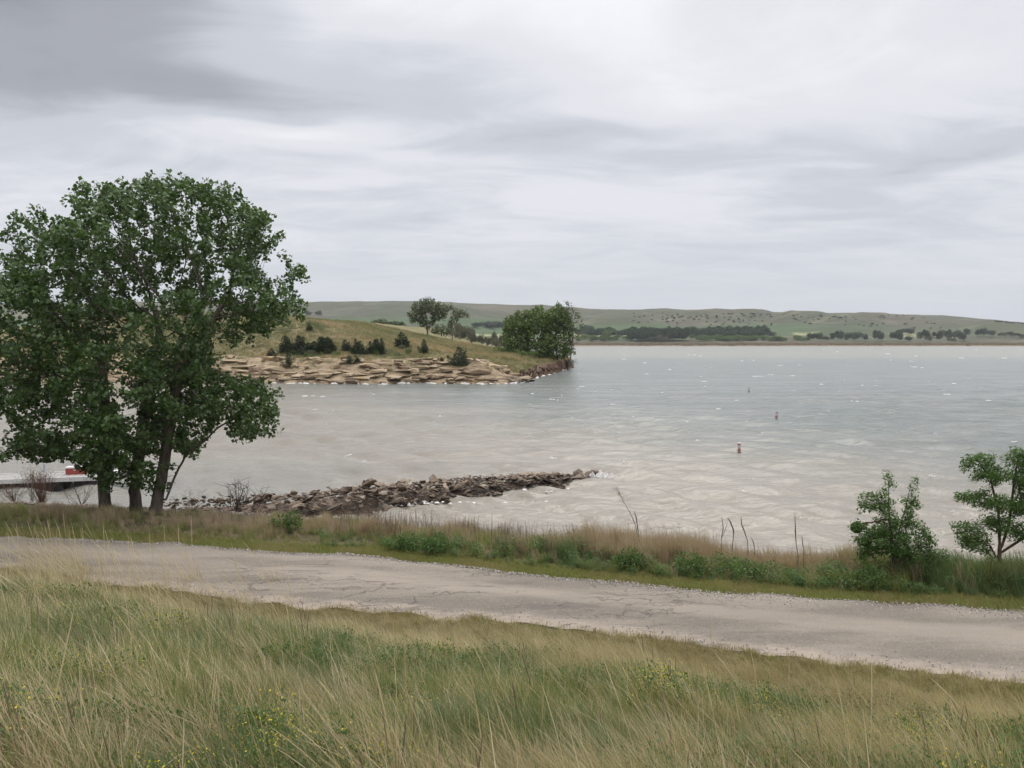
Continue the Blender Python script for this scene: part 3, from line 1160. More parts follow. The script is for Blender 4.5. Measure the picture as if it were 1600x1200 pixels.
def meadow():
    r = np.random.default_rng(21)
    n = 72000
    # the bank on the camera side of the road
    Y = r.uniform(5.0, 22, n)
    X = r.uniform(-1, 1, n) * (Y * 0.78 + 2.5)
    d = (Ynear(X) - Y) * 0.97
    ok = (d > 0.12)
    X, Y, d = X[ok], Y[ok], d[ok]
    n = len(X)
    a = fbm(X * 0.45, Y * 0.45, 101, 4)
    b = fbm(X * 0.8 + 30, Y * 0.8, 105, 4)
    c = fbm(X * 0.25, Y * 0.25 + 50, 109, 3)
    g2 = fbm(X * 0.9 - 11, Y * 1.2, 117, 3)
    left = smooth(-3.0, -6.0, X)                          # green comes right up to the road on the left
    tanness = (1 - smooth(1.6, 3.4, d + (g2 - .5) * 2.5)) * (1 - 0.6 * left) + smooth(0.55, 0.68, a) * 0.24 + 0.03 + smooth(3.5, 8.0, X) * 0.14
    u = r.random(n)
    idx = np.where(u < tanness, r.integers(5, 10, n), r.integers(0, 5, n))
    idx = np.where((b > 0.58) & (u > tanness) & (r.random(n) < 0.7), r.integers(10, 13, n), idx)
    idx = np.where((d > 1.4) & (r.random(n) < 0.008 + 0.024 * (c > 0.55)), r.integers(13, 17, n), idx)
    yl = (fbm(X * 0.9 + 7, Y * 0.9 + 3, 113, 2) > 0.72) & (d > 3.0)
    idx = np.where(yl & (r.random(n) < 0.08), r.integers(17, 20, n), idx)
    idx = np.where((r.random(n) < 0.010) & (d > 0.8), r.integers(20, 23, n), idx)
    fb = fbm(X * 0.7 + 3, Y * 0.7 + 19, 119, 3) > 0.56
    idx = np.where(fb & (r.random(n) < 0.22) & (d > 1.5), r.integers(23, 26, n), idx)
    s = r.uniform(0.7, 1.25, n) * (0.22 + 0.70 * smooth(0.1, 3.6, d)) * (0.45 + 1.1 * g2)
    tint = np.clip(r.random(n) * 0.15 + (a - 0.56) * 1.5, 0, 0.5)
    rot = np.stack([r.normal(0, .14, n), r.normal(0, .14, n), r.normal(0, .45, n)], -1)
    P = np.stack([X, Y, gz(X, Y)], -1)
    scatter('tall_grass', GP, P, rot, s, idx, tint, 'wind blown tall green and tan grass covering the near bank', 'grass')
    # the tuft of tall pale stems standing before the road at the left
    n = 230
    px = np.concatenate([r.normal(100, 70, 110), r.uniform(-20, 470, 120)])
    py = np.concatenate([r.normal(908, 14, 110), r.uniform(905, 985, 120)])
    Q = np.array([pixg(x, y) for x, y in zip(px, py)])
    idx = np.where(r.random(n) < 0.9, r.integers(13, 17, n), r.integers(5, 10, n))
    rot = np.stack([r.normal(0, .08, n), r.normal(0, .10, n), r.normal(0, .22, n)], -1)
    scatter('tall_dry_grass', GP, Q, rot, r.uniform(0.85, 1.45, n), idx, r.random(n) * 0.2,
            'tall pale dry grass stems leaning before the road at its left end', 'dry grass')


meadow()


def turf_and_gravel():
    r = np.random.default_rng(31)
    L = []
    for s in range(4):
        q = np.random.default_rng(500 + s)
        L.append(mesh_data('clump', *_j([(*blades(q, 40, (0.05, 0.13), 0.14, (0.3, 0.3), (0.5, 0.3), 0.008, W_, 1.2, (1, .8, 0)), 0)]), [G_TURF]))
    n = 20000
    X = r.uniform(-26, 24, n)
    w = r.random(n)
    far = r.random(n) < 0.5
    Y = np.where(far, Yfar(X) - 0.30 + (fbm(X * 1.1, X * 0 + 3, 21, 4) - 0.5) * 0.55 + 0.30 + 1.0 * w, Ynear(X) + (fbm(X * 1.3, X * 0 + 8, 22, 4) - 0.5) * 0.6 + 0.16 - 1.6 * w)
    edge_n = fbm(X * 1.4, Y * 1.4, 33, 3)
    keep = (edge_n > 0.36) | (w > 0.14)
    X, Y, far = X[keep], Y[keep], far[keep]
    n = len(X)
    rot = np.stack([r.normal(0, .1, n), r.normal(0, .1, n), r.uniform(0, 6.28, n)], -1)
    tint = np.clip(r.random(n) * 0.5 + np.where(far, 0, 0.4), 0, 1)
    scatter('short_grass', L, np.stack([X, Y, gz(X, Y)], -1), rot, r.uniform(0.7, 1.4, n), r.integers(0, 4, n), tint,
            'short yellow green verge grass along both road edges', 'verge grass')
    gm = stone_mat('gravel_stone', [(0.28, (0.25, 0.22, 0.20)), (0.45, (0.42, 0.38, 0.345)), (0.62, (0.55, 0.51, 0.47)), (0.8, (0.66, 0.62, 0.58))], 6.0, 0)
    gp = [rock_mesh('pebble', gm, 600 + k, 1, .8, .6, 10) for k in range(5)]
    n = 9000
    X = r.uniform(-14, 24, n)
    t = np.abs(r.normal(0, 0.40, n)) * (0.35 + 0.65 * smooth(0, 6, X))
    Y = Yfar(X) + (fbm(X * 1.1, X * 0 + 3, 21, 4) - 0.5) * 0.55 - t - 0.02
    k2 = r.random(n) < 0.10
    Y = np.where(k2, Ynear(X) + np.abs(r.normal(0, .35, n)), Y)
    k3 = (r.random(n) < 0.22) & ~k2
    tt = r.random(n)
    Y = np.where(k3, Yfar(X) * (1 - tt) + Ynear(X) * tt, Y)
    t = np.where(k3 | k2, 0.6, t)
    scatter('gravel', gp, np.stack([X, Y, np.full(n, ROADZ + 0.02) + 0.05 * np.clip(t, 0, 1)], -1), r.uniform(0, 6.28, (n, 3)), r.uniform(0.015, 0.048, n), r.integers(0, 5, n), r.random(n),
            'loose pale gravel along the edges of the road', 'gravel')


turf_and_gravel()


def shore_strip():
    r = np.random.default_rng(41)
    L = []
    for s in range(3):                                    # 0-2 green bunch grass
        q = np.random.default_rng(520 + s)
        L.append(mesh_data('clump', *_j([(*blades(q, 60, (0.35, 0.85), 0.22, (0.2, 0.2), (0.6, 0.35), 0.011, W_, 1.2), 0),
                                        (*blades(q, 8, (0.5, 0.9), 0.2, (0.2, 0.2), (0.4, 0.3), 0.008, W_, 0.7), 1)]), [G_GREEN, G_TAN]))
    for s in range(3):                                    # 3-5 tan reddish bunch grass
        q = np.random.default_rng(530 + s)
        L.append(mesh_data('clump', *_j([(*blades(q, 60, (0.5, 1.0), 0.2, (0.08, 0.14), (0.22, 0.2), 0.009, W_, 0.8, (1, .9, .8, .8, 0)), 0)]), [G_PINK]))
    for s in range(3):                                    # 6-8 broad leaved dark forbs
        q = np.random.default_rng(540 + s)
        n = 170
        C = np.stack([q.normal(0, .17, n), q.normal(0, .17, n), q.uniform(0.05, 0.62, n)], -1)
        lv = leaves(C, q.normal(size=(n, 3)) * [1, 1, .6], q.normal(size=(n, 3)) * .6 + [0, 0, 1], q.uniform(.06, .13, n), q.uniform(.025, .05, n))
        L.append(mesh_data('clump', *_j([(*lv, 0), (*blades(q, 14, (0.3, 0.6), 0.14, (0.1, 0.2), (0.2, 0.2), 0.009, W_, 2.0), 0)]), [G_FORB]))
    for s in range(3):                                    # 9-11 brown dead weed stalks
        q = np.random.default_rng(550 + s)
        L.append(mesh_data('clump', *_j([(*blades(q, 16, (0.5, 1.15), 0.22, (0.05, 0.16), (0.1, 0.2), 0.010, W_, 1.5, (1, .9, .8, .9, .5)), 0),
                                        (*blades(q, 20, (0.15, 0.35), 0.25, (0.5, 0.3), (0.3, 0.3), 0.007, W_, 2.0), 0)]), [G_BROWN]))
    for s in range(2):                                    # 12-13 blue green reeds
        q = np.random.default_rng(560 + s)
        L.append(mesh_data('clump', *_j([(*blades(q, 60, (0.5, 0.95), 0.22, (0.12, 0.14), (0.5, 0.3), 0.014, W_, 0.7), 0)]), [G_BLUE]))
    n = 15000
    X = r.uniform(-30, 22, n)
    w = r.random(n) ** 1.15
    L_ = Yshore(X) - Yfar(X)
    Y = Yfar(X) + 0.75 + w * np.maximum(L_ - 1.2, 0.5)
    a = fbm(X * 0.5, Y * 0.6, 121, 3)
    b = fbm(X * 0.35 + 9, Y * 0.5, 125, 3)
    p = 800 + F * X / Y
    dd = Y - Yfar(X)
    u = r.random(n)
    idx = r.integers(0, 3, n)
    tanp = 0.12 + 0.8 * smooth(0.50, 0.62, a) * smooth(1.3, 2.2, dd)
    tanp = np.where((p > 930) & (p < 1330), np.maximum(tanp, 0.9 * smooth(1.3, 2.2, dd)), tanp)
    tanp = np.where((p > 180) & (p < 480), np.maximum(tanp, 0.32), tanp)
    idx = np.where(u < tanp, r.integers(3, 6, n), idx)
    forb = ((b > 0.54) & (dd < 2.4) & (p > 500)) | ((p > 940) & (p < 1250) & (dd < 1.9))
    idx = np.where(forb & (r.random(n) < 0.42), r.integers(6, 9, n), idx)
    dead = (p > 520) & (p < 900) & (dd > 1.4)
    idx = np.where(dead & (r.random(n) < 0.13), r.integers(9, 12, n), idx)
    blue = ((p > 1420) & (dd > 0.8)) | ((p > 850) & (p < 960) & (dd < 2.2))
    idx = np.where(blue & (r.random(n) < 0.7), r.integers(12, 14, n), idx)
    s = r.uniform(0.55, 1.2, n) * (0.5 + 0.5 * smooth(0.6, 1.8, dd)) * (0.30 + 1.35 * fbm(X * 0.9, Y * 0.7, 129, 3))
    s *= np.where(p < 500, 0.58, 1.0) * np.where((p > 520) & (p < 700), 0.85, 1.0)
    s = np.where((idx >= 9) & (idx < 12), r.uniform(0.8, 1.3, n), s)
    s = np.where((idx >= 3) & (idx < 6) & (p > 920) & (p < 1120), s * 1.25, s)
    thin = fbm(X * 1.3 + 40, Y * 1.1, 133, 3)
    s = np.where((thin < 0.44) & (dd > 1.0), s * 0.45, s)
    s = s * np.where(p < 500, 0.75, np.where(p < 1330, 0.68, 0.85))
    keep = ~((p < 420) & (dd > 5.5)) & (gz(X, Y) > 0.1) & ~((p < 470) & (dd > 4) & (r.random(n) < 0.6))
    X, Y, idx, s = X[keep], Y[keep], idx[keep], s[keep]
    n = len(X)
    rot = np.stack([r.normal(0, .08, n), r.normal(0, .08, n), r.normal(0, .5, n)], -1)
    scatter('shore_grass', L, np.stack([X, Y, gz(X, Y)], -1), rot, s, idx, r.random(n) * 0.6,
            'mixed green weeds and reddish dry grass between the road and the lake', 'shore weeds')


shore_strip()


def peninsula_grass():
    r = np.random.default_rng(51)
    L = []
    gt = leaf_mat('hill_dry_grass', (0.30, 0.225, 0.125), (0.46, 0.36, 0.215), (0.22, 0.21, 0.10), 0.7, tint=(0.165, 0.180, 0.080), trans=0.2, pscale=0.08)
    for s in range(4):
        q = np.random.default_rng(570 + s)
        L.append(mesh_data('clump', *_j([(*blades(q, 30, (0.35, 0.8), 0.55, (0.25, 0.2), (0.5, 0.3), 0.05, W_, 0.7), 0)]), [gt]))
    n = 30000
    X = r.uniform(-110, 19, n)
    Y = r.uniform(146, 262, n)
    sd = poly_sd(poly, X, Y)
    fd = Y - np.interp(X, poly[:, 0][:17], poly[:, 1][:17])
    nn = fbm(X * 0.15, Y * 0.15, 131, 3)
    ok = (sd > 1.0) & ((fd > 13 + (nn - .5) * 10) | ((X > 3) & (sd > 3.0)) | (r.random(n) < 0.16))
    X, Y, nn = X[ok], Y[ok], nn[ok]
    n = len(X)
    rot = np.stack([r.normal(0, .1, n), r.normal(0, .1, n), r.normal(0, .5, n)], -1)
    scatter('peninsula_grass', L, np.stack([X, Y, hp(X, Y)], -1), rot, r.uniform(0.6, 1.3, n), r.integers(0, 4, n), np.clip(r.random(n) * .5 + (nn - .42) * 2.4, 0, 1),
            'dry tan prairie grass on the hill of the peninsula', 'dry grass')


peninsula_grass()


# ------------------------------------------------------------------ trees
def colonise(att, nodes, parents, step, infl, kill, iters=160, seed=0, grav=(0, 0, 0.0)):
    """space colonisation; grows a branching skeleton towards the points att"""
    r = np.random.default_rng(seed)
    nodes = [np.array(p, float) for p in nodes]
    parents = list(parents)
    A = np.array(att, float)
    NP = np.array(nodes)
    D = np.linalg.norm(A[:, None] - NP[None], axis=2)
    near, nd = D.argmin(1), D.min(1)
    alive = np.ones(len(A), bool)
    grav = np.array(grav)
    stuck = 0
    for it in range(iters):
        m_ = alive & (nd < infl)
        if not m_.any():
            break
        ii = near[m_]
        dirs = A[m_] - NP[ii]
        dirs /= (np.linalg.norm(dirs, axis=1, keepdims=True) + 1e-9)
        acc = np.zeros_like(NP)
        np.add.at(acc, ii, dirs)
        src = np.unique(ii)
        v = acc[src]
        v /= (np.linalg.norm(v, axis=1, keepdims=True) + 1e-9)
        v = v + grav + r.normal(0, 0.16, v.shape)
        v /= (np.linalg.norm(v, axis=1, keepdims=True) + 1e-9)
        new = NP[src] + v * step
        b = len(NP)
        NP = np.concatenate([NP, new])
        parents += list(src)
        d2 = np.linalg.norm(A[:, None] - new[None], axis=2)
        j, dm = d2.argmin(1), d2.min(1)
        upd = dm < nd
        near = np.where(upd, j + b, near)
        nd = np.where(upd, dm, nd)
        alive &= nd > kill
        if len(NP) > 14000:
            break
    return NP, np.array(parents)


def pipe(NP, par, tip=0.008, ex=2.3):
    n = len(NP)
    area = np.zeros(n)
    kids = np.zeros(n, int)
    for i in range(n):
        if par[i] >= 0:
            kids[par[i]] += 1
    for i in range(n - 1, -1, -1):
        if kids[i] == 0:
            area[i] = tip ** ex
        if par[i] >= 0:
            area[par[i]] += area[i]
    return area ** (1 / ex), kids


def wood(NP, par, rad, sel, k=6):
    """branch tubes for the chosen nodes, each joined to its parent"""
    V, Fc = [], []
    o = 0
    ang = np.arange(k) * 2 * math.pi / k
    for i in np.nonzero(sel)[0]:
        p = par[i]
        if p < 0:
            continue
        a, b = NP[p], NP[i]
        t = b - a
        L = np.linalg.norm(t)
        if L < 1e-6:
            continue
        t /= L
        gp_ = par[p]
        tp = a - NP[gp_] if gp_ >= 0 else t
        tp = tp / (np.linalg.norm(tp) + 1e-9)
        ref = np.array([0.3, 1, 0.1]) if abs(t[1]) < 0.9 else np.array([1, 0, 0.1])
        for q, c, rr in ((tp, a, min(rad[p], rad[i] * 1.5)), (t, b, rad[i])):
            u = np.cross(q, ref)
            u /= np.linalg.norm(u) + 1e-9
            w = np.cross(q, u)
            V.append(c + (np.cos(ang)[:, None] * u + np.sin(ang)[:, None] * w) * rr)
        j = np.arange(k)
        Fc.append(np.stack([o + j, o + (j + 1) % k, o + k + (j + 1) % k, o + k + j], -1))
        o += 2 * k
    if not V:
        return np.zeros((0, 3)), np.zeros((0, 4), int)
    return np.concatenate(V), np.concatenate(Fc)


def bark(name, a, b, scale=8):
    m = Mat(name, 0.95, 0.15)
    n = m.noise(scale, 5, 0.7, (1, 1, 0.22))
    m.color(m.mix(m.map(n, 0.3, 0.7), a, b))
    m.bump(n, 0.9, 0.06)
    return m.m


BARK = bark('cottonwood_bark', (0.055, 0.045, 0.037), (0.17, 0.145, 0.12))
BARK2 = bark('grey_bark', (0.10, 0.085, 0.07), (0.22, 0.19, 0.155), 3)


def leaf_cloud(r, tips, dirs, per, spread, size, aspect=0.85, up=0.6, wind=0.35):
    n = len(tips) * per
    q = r.normal(0, 1, (n, 3))
    q /= np.maximum(1.0, np.linalg.norm(q, axis=1, keepdims=True) / 1.7)
    C = np.repeat(tips, per, 0) + q * spread
    U = np.repeat(dirs, per, 0) + r.normal(0, 0.9, (n, 3)) + np.array([-wind, 0, -0.15])
    N = r.normal(0, 1, (n, 3)) * 0.8 + np.array([0.15, -0.25, up])
    L = r.uniform(0.5, 1.4, n) * size
    return leaves(C, U, N, L, L * aspect)


def poly_in(P, x, y):
    ins = np.zeros(x.shape, bool)
    n = len(P)
    for i in range(n):
        ax, ay = P[i]
        bx, by = P[(i + 1) % n]
        c = (ay > y) != (by > y)
        ins ^= c & (x < ax + (y - ay) * (bx - ax) / ((by - ay) or 1e-9))
    return ins


COTTON_LEAF = leaf_mat('cottonwood_leaf', (0.032, 0.070, 0.017), (0.112, 0.172, 0.054), (0.075, 0.140, 0.032), 0.6, rough=0.42, trans=0.26, spec=0.5, pscale=0.9)


def big_cottonwoods():
    r = np.random.default_rng(61)
    Y0 = 28.6
    out = [(-70, 520), (-50, 455), (-10, 425), (12, 395), (45, 335), (80, 322), (105, 308), (128, 318), (138, 285), (175, 281), (190, 300), (212, 280), (245, 276), (275, 266), (312, 284), (335, 300),
           (345, 274), (374, 288), (378, 318), (405, 316), (436, 340), (442, 400), (425, 425), (478, 396), (498, 442), (492, 492), (462, 508), (425, 515), (398, 540), (372, 580), (415, 588), (437, 630),
           (428, 682), (398, 694), (352, 684), (318, 705), (300, 748), (268, 766), (232, 750), (196, 764), (158, 748), (140, 726), (104, 720), (60, 724), (22, 726), (18, 690), (44, 664), (20, 630), (-25, 610), (-60, 570)]
    Wp = np.array([at(x, y, Y0)[[0, 2]] for x, y in out])
    lo, hi = Wp.min(0), Wp.max(0)
    n = 26000
    x, z = r.uniform(lo[0], hi[0], n), r.uniform(lo[1], hi[1], n)
    sd = poly_sd(Wp, x, z)
    ok = sd > 0.12
    x, z, sd = x[ok], z[ok], sd[ok]
    half = np.minimum(np.sqrt(np.clip(sd, 0, None) * 2 * 3.6), 4.0)
    y = r.uniform(-1, 1, len(x)) * half
    # uneven: open pockets through the crown, plus the sky gap on the right
    hole = fbm(x * 0.75 + y * 0.3, z * 0.75 + y * 0.35, 141, 3)
    gap = at(352, 440, Y0)
    bay = fbm(x * 0.62 + 4, z * 0.62 + y * 0.2, 145, 2)
    keep = ((hole > 0.42) | (sd < 0.5)) & (sd > 0.85 * smooth(0.52, 0.70, bay)) & ~(((x - gap[0]) / 0.75) ** 2 + ((z - gap[2]) / 0.55) ** 2 < 1)
    A = np.stack([x, Y0 + y, z], -1)[keep]
    A = A[r.permutation(len(A))[:6200]]
    # stems drawn from the ground up
    stems = [
        ([(165, 803), (162, 760), (163, 715), (160, 670), (164, 620), (158, 565)], 0.0, 0),
        ([(213, 806), (211, 765), (216, 715), (222, 665), (231, 615), (241, 565), (250, 515)], 0.5, 1),
        ([(241, 812), (248, 770), (256, 725), (264, 675), (272, 620), (288, 575), (312, 530), (338, 490)], -0.5, 2),
        ([(256, 790), (270, 752), (290, 712), (318, 688)], -0.7, 2),
        ([(270, 640), (268, 600), (280, 560), (284, 520)], -0.3, 2),
    ]
    nodes, par, own = [], [], []
    for pts, dy, tr in stems:
        prev = -1
        if tr == 2 and nodes and own and 2 in own:
            first = at(*pts[0], Y0 + dy)
            cand = [i for i in range(len(nodes)) if own[i] == 2]
            prev = min(cand, key=lambda i: np.linalg.norm(nodes[i] - first))
        for q in range(len(pts) - 1):
            a, b = at(*pts[q], Y0 + dy), at(*pts[q + 1], Y0 + dy)
            m_ = max(2, int(np.linalg.norm(b - a) / 0.22))
            for s in range(m_ if q < len(pts) - 2 else m_ + 1):
                if q == 0 and s == 0 and prev >= 0 and tr == 2 and len(pts) < 6:
                    continue
                nodes.append(a + (b - a) * s / m_ + (r.normal(0, .012, 3) if q else 0))
                par.append(prev)
                own.append(tr)
                prev = len(nodes) - 1
    # push the roots into the soil
    for i in range(len(nodes)):
        if par[i] < 0:
            g = float(gz(nodes[i][0], nodes[i][1]))
            nodes[i][2] = min(nodes[i][2], g - 0.15)
    NP, pa = colonise(A, nodes, par, 0.20, 3.0, 0.27, 170, 3, (-0.05, 0, 0.03))
    own = own + [0] * (len(NP) - len(own))
    for i in range(len(nodes), len(NP)):
        own[i] = own[pa[i]]
    own = np.array(own)
    rad, kids = pipe(NP, pa, 0.0068, 2.25)
    labels = ['leaning single stemmed cottonwood, left of the three dark trunks beside the lake',
              'tall straight cottonwood rising between two other dark trunks',
              'cottonwood forked near the ground, right of the three dark trunks, limbs reaching over the water']
    for t in range(3):
        mine = own == t
        roots = [i for i in np.nonzero(mine)[0] if pa[i] < 0]
        root = NP[roots[0]].copy()
        # thickness measured on the photograph: about 0.42 m near the ground
        mx = rad[mine].max()
        k = np.where(rad > 0.05, 1 + (0.21 / mx - 1) * np.clip((rad - 0.03) / (mx - 0.03), 0, 1), 1.0)
        rr = rad * k
        low = np.clip((root[2] + 0.7 - NP[:, 2]) / 0.7, 0, 1)
        rr = rr * (1 + 0.35 * low ** 2)
        e = empty('cottonwood_tree', root, labels[t], 'tree', 'cottonwood trees beside the lake')
        off = root
        v, f = wood(NP - off, pa, rr, mine & (rr > 0.055), 10)
        obj('trunk', v, f, BARK, e, True)
        v, f = wood(NP - off, pa, rr, mine & (rr <= 0.055), 5)
        obj('branches', v, f, BARK, e, True)
        tip_i = np.nonzero(mine & (rad < 0.018) & (np.arange(len(NP)) >= len(nodes)))[0]
        d = NP[tip_i] - NP[pa[tip_i]]
        sel = vnoise(NP[tip_i][:, 0] * 2.6 + NP[tip_i][:, 1], NP[tip_i][:, 2] * 2.6 - NP[tip_i][:, 1], 147) > 0.27
        v, f = leaf_cloud(r, NP[tip_i][sel] - off, d[sel] / 0.2, 15, 0.120, 0.142)
        tag(obj('crown', v, f, COTTON_LEAF, e), kind='stuff')
        print('cottonwood', t, 'nodes', mine.sum(), 'leaves', len(f))


big_cottonwoods()


def make_tree(name, loc, lobes, leafmat, barkmat, label, cat, group, seed, natt=500, step=0.5, kill=0.8, per=8, spread=0.35, size=0.3, tip=0.02,
              stem=None, aspect=0.8, up=0.6, trunk_r=None, wind=0.35, twig=0.05, lean=0.0):
    """tree from crown lobes [(x, y, z, rx, ry, rz)] in its own metres"""
    r = np.random.default_rng(seed)
    vol = np.array([l[3] * l[4] * l[5] for l in lobes])
    pick = r.choice(len(lobes), natt, p=vol / vol.sum())
    q = r.normal(size=(natt, 3))
    q /= np.linalg.norm(q, axis=1, keepdims=True)
    q *= (r.random(natt) ** (1 / 2.4))[:, None]
    Lb = np.array(lobes)[pick]
    A = Lb[:, :3] + q * Lb[:, 3:6]
    stem = stem or [[(0, 0, -0.2), (0, 0, np.array(lobes)[:, 2].min() * 0.6)]]
    nodes, par = [], []
    for st in stem:
        prev = -1
        if nodes:
            dd = [np.linalg.norm(np.array(n) - np.array(st[0])) for n in nodes]
            if min(dd) < step * 1.2:
                prev = int(np.argmin(dd))
        for i in range(len(st) - 1):
            a, b = np.array(st[i], float), np.array(st[i + 1], float)
            m_ = max(2, int(np.linalg.norm(b - a) / step))
            for s in range(m_ + (1 if i == len(st) - 2 else 0)):
                nodes.append(a + (b - a) * s / m_)
                par.append(prev)
                prev = len(nodes) - 1
    NP, pa = colonise(A, nodes, par, step, 60, kill, 120, seed, (-0.05, 0, 0.05))
    rad, kids = pipe(NP, pa, tip, 2.3)
    if trunk_r:
        mx = rad.max()
        rad = np.where(rad > tip * 1.5, tip * 1.5 + (rad - tip * 1.5) * (trunk_r - tip * 1.5) / (mx - tip * 1.5), rad)
    e = empty(name, loc, label, cat, group)
    v, f = wood(NP, pa, rad, np.ones(len(NP), bool), 6)
    obj('trunk', v, f, barkmat, e, True)
    ti = np.nonzero((rad < twig) & (np.arange(len(NP)) >= len(nodes)))[0]
    d = (NP[ti] - NP[pa[ti]]) / step
    v, f = leaf_cloud(r, NP[ti], d, per, spread, size, aspect, up, wind)
    tag(obj('crown', v, f, leafmat, e), kind='stuff')
    return e


WILLOW = leaf_mat('bright_tree_leaf', (0.075, 0.118, 0.030), (0.150, 0.205, 0.062), (0.125, 0.180, 0.050), 0.7, trans=0.25, pscale=0.15)
GREYLEAF = leaf_mat('grey_tree_leaf', (0.070, 0.092, 0.045), (0.130, 0.158, 0.082), None, trans=0.25)
FARLEAF = leaf_mat('distant_leaf', (0.034, 0.055, 0.026), (0.065, 0.09, 0.04), (0.05, 0.075, 0.03), 0.6, trans=0.15, pscale=0.03)
SPARSE = leaf_mat('thin_leaf', (0.10, 0.105, 0.07), (0.16, 0.155, 0.11), None, trans=0.2)


DIRT = plain('dark_bank_earth', (0.10, 0.064, 0.046), 0.95, 0.4, 2.5)


def tip_trees():
    g = 'trees at the end of the peninsula'
    # (px of trunk, py of foot, Y, top py, half width px, material, label)
    spec = [
        (806, 552, 205, 484, 24, WILLOW, 'broad dark green tree, inland end of the grove on the peninsula point'),
        (838, 556, 206, 473, 31, WILLOW, 'fullest rounded tree in the middle of the grove on the peninsula point'),
        (871, 558, 208, 470, 28, WILLOW, 'tall tree behind the eroded end of the peninsula, beside thin leaning one'),
    ]
    for k, (px, py, Y, ty, hw, lm, lab) in enumerate(spec):
        b = at(px, py, Y)
        b[2] = float(hp(b[0], b[1]))
        h = at(px, ty, Y)[2] - b[2]
        w = hw / F * Y
        lobes = [(0, -w * .5, h * .14, w * .9, w * .5, h * .13), (0, 0, h * .66, w * .85, w * .9, h * .26), (-w * .4, 0, h * .42, w * .6, w * .7, h * .24), (w * .4, -.5, h * .46, w * .55, w * .7, h * .25),
                 (w * .1, .5, h * .85, w * .42, w * .5, h * .15), (-w * .2, -w * .3, h * .25, w * .85, w * .6, h * .2), (w * .3, -w * .3, h * .2, w * .7, w * .6, h * .16)]
        make_tree('broadleaf_tree', b, lobes, lm, BARK2, lab, 'tree', g, 700 + k, 800, 0.6, 0.85, 15, 0.45, 0.55, 0.022, trunk_r=0.28)
    # the thin airy one at the very end, with bare twin stems
    b = at(884, 560, 206)
    b[2] = float(hp(b[0], b[1]))
    h = at(884, 469, 206)[2] - b[2]
    make_tree('broadleaf_tree', b, [(0.6, 0, h * .86, 2.6, 2.4, h * .13), (1.6, 0, h * .62, 3.4, 2.2, h * .18), (-1, 0, h * .72, 2.2, 2, h * .2), (3.2, 0, h * .75, 1.8, 1.5, h * .12), (0.4, 0, h * .42, 1.4, 1.2, h * .1)], GREYLEAF, BARK2,
              'thin airy tree with bare twin stems at the tip of the peninsula', 'tree', g, 720, 330, 0.6, 0.9, 9, 0.42, 0.40, 0.024,
              stem=[[(0, 0, -.4), (-.3, 0, 3), (-.2, 0, h * .45)], [(0.4, 0, -.4), (1.2, 0, 3), (2.0, 0, h * .5)]], trunk_r=0.2)
    # roots and hanging debris of the eroded bank
    r = np.random.default_rng(5)
    mb = MB()
    c = at(889, 563, 214)
    for k in range(46):
        a = c + np.array([r.normal(0, .9), r.normal(0, 1.0), r.uniform(-.3, .5)])
        b2 = a + np.array([r.normal(.5, .5), -r.uniform(0, 1.2), -r.uniform(.8, 2.4)])
        mb.tube([a, (a + b2) / 2 + r.normal(0, .25, 3), b2], [0.07, 0.05, 0.02], 4)
    tag(mb.build('root_tangle', BARK), 'dark tangle of roots hanging over the eroded peninsula tip', 'roots')
    clod = [rock_mesh('clod', DIRT, 1300 + k, 1, .8, .6, 14) for k in range(5)]
    for k in range(70):
        t = r.random()
        q = frontW[6] * (1 - t) + np.array([18.3, 228.0]) * t
        i = np.argmin(np.linalg.norm(frontW - q, axis=1))
        q = frontW[i] + (frontW[min(i + 1, len(frontW) - 1)] - frontW[i]) * r.random()
        z = r.uniform(0.0, 2.2)
        sz_ = r.uniform(.5, 1.6)
        link('clod', clod[k % 5], PEN, (q[0] + r.uniform(-1.2, .3), q[1] + r.uniform(-.2, 1.2) + z * .5, z), (r.uniform(0, 6), r.uniform(0, 6), r.uniform(0, 6)), (sz_ * 1.6, sz_, sz_ * .8))
    # taller pair behind the ridge
    b = at(668, 528, 262)
    b[2] = float(hp(b[0], b[1])) - 0.3
    h = at(668, 464, 262)[2] - b[2]
    make_tree('broadleaf_tree', b, [(0, 0, h * .74, 5.6, 5, h * .24), (-3.2, 0, h * .52, 4.0, 4, h * .2), (4.2, 0, h * .62, 3.6, 4, h * .2), (6.8, 0, h * .72, 2.6, 2.6, h * .14), (0, 0, h * .4, 3.6, 3.5, h * .22)], GREYLEAF, BARK2,
              'large grey green tree rising behind the grassy ridge of the peninsula', 'tree', None, 731, 700, 0.6, 0.9, 14, 0.48, 0.52, 0.024, trunk_r=0.32)
    b = at(706, 540, 262)
    b[2] = float(hp(b[0], b[1])) - 0.3
    h = at(716, 482, 262)[2] - b[2]
    make_tree('broadleaf_tree', b, [(2.6, 0, h * .86, 3.2, 2.4, h * .14), (1.0, 0, h * .66, 2.2, 2, h * .12), (4.6, 0, h * .78, 1.8, 1.6, h * .1)], GREYLEAF, BARK2,
              'slender tree with open leaning crown beside the large grey green tree', 'tree', None, 735, 260, 0.6, 0.9, 12, 0.42, 0.45, 0.022,
              stem=[[(0, 0, -.3), (0.5, 0, h * .35), (1.8, 0, h * .6)]], trunk_r=0.2)
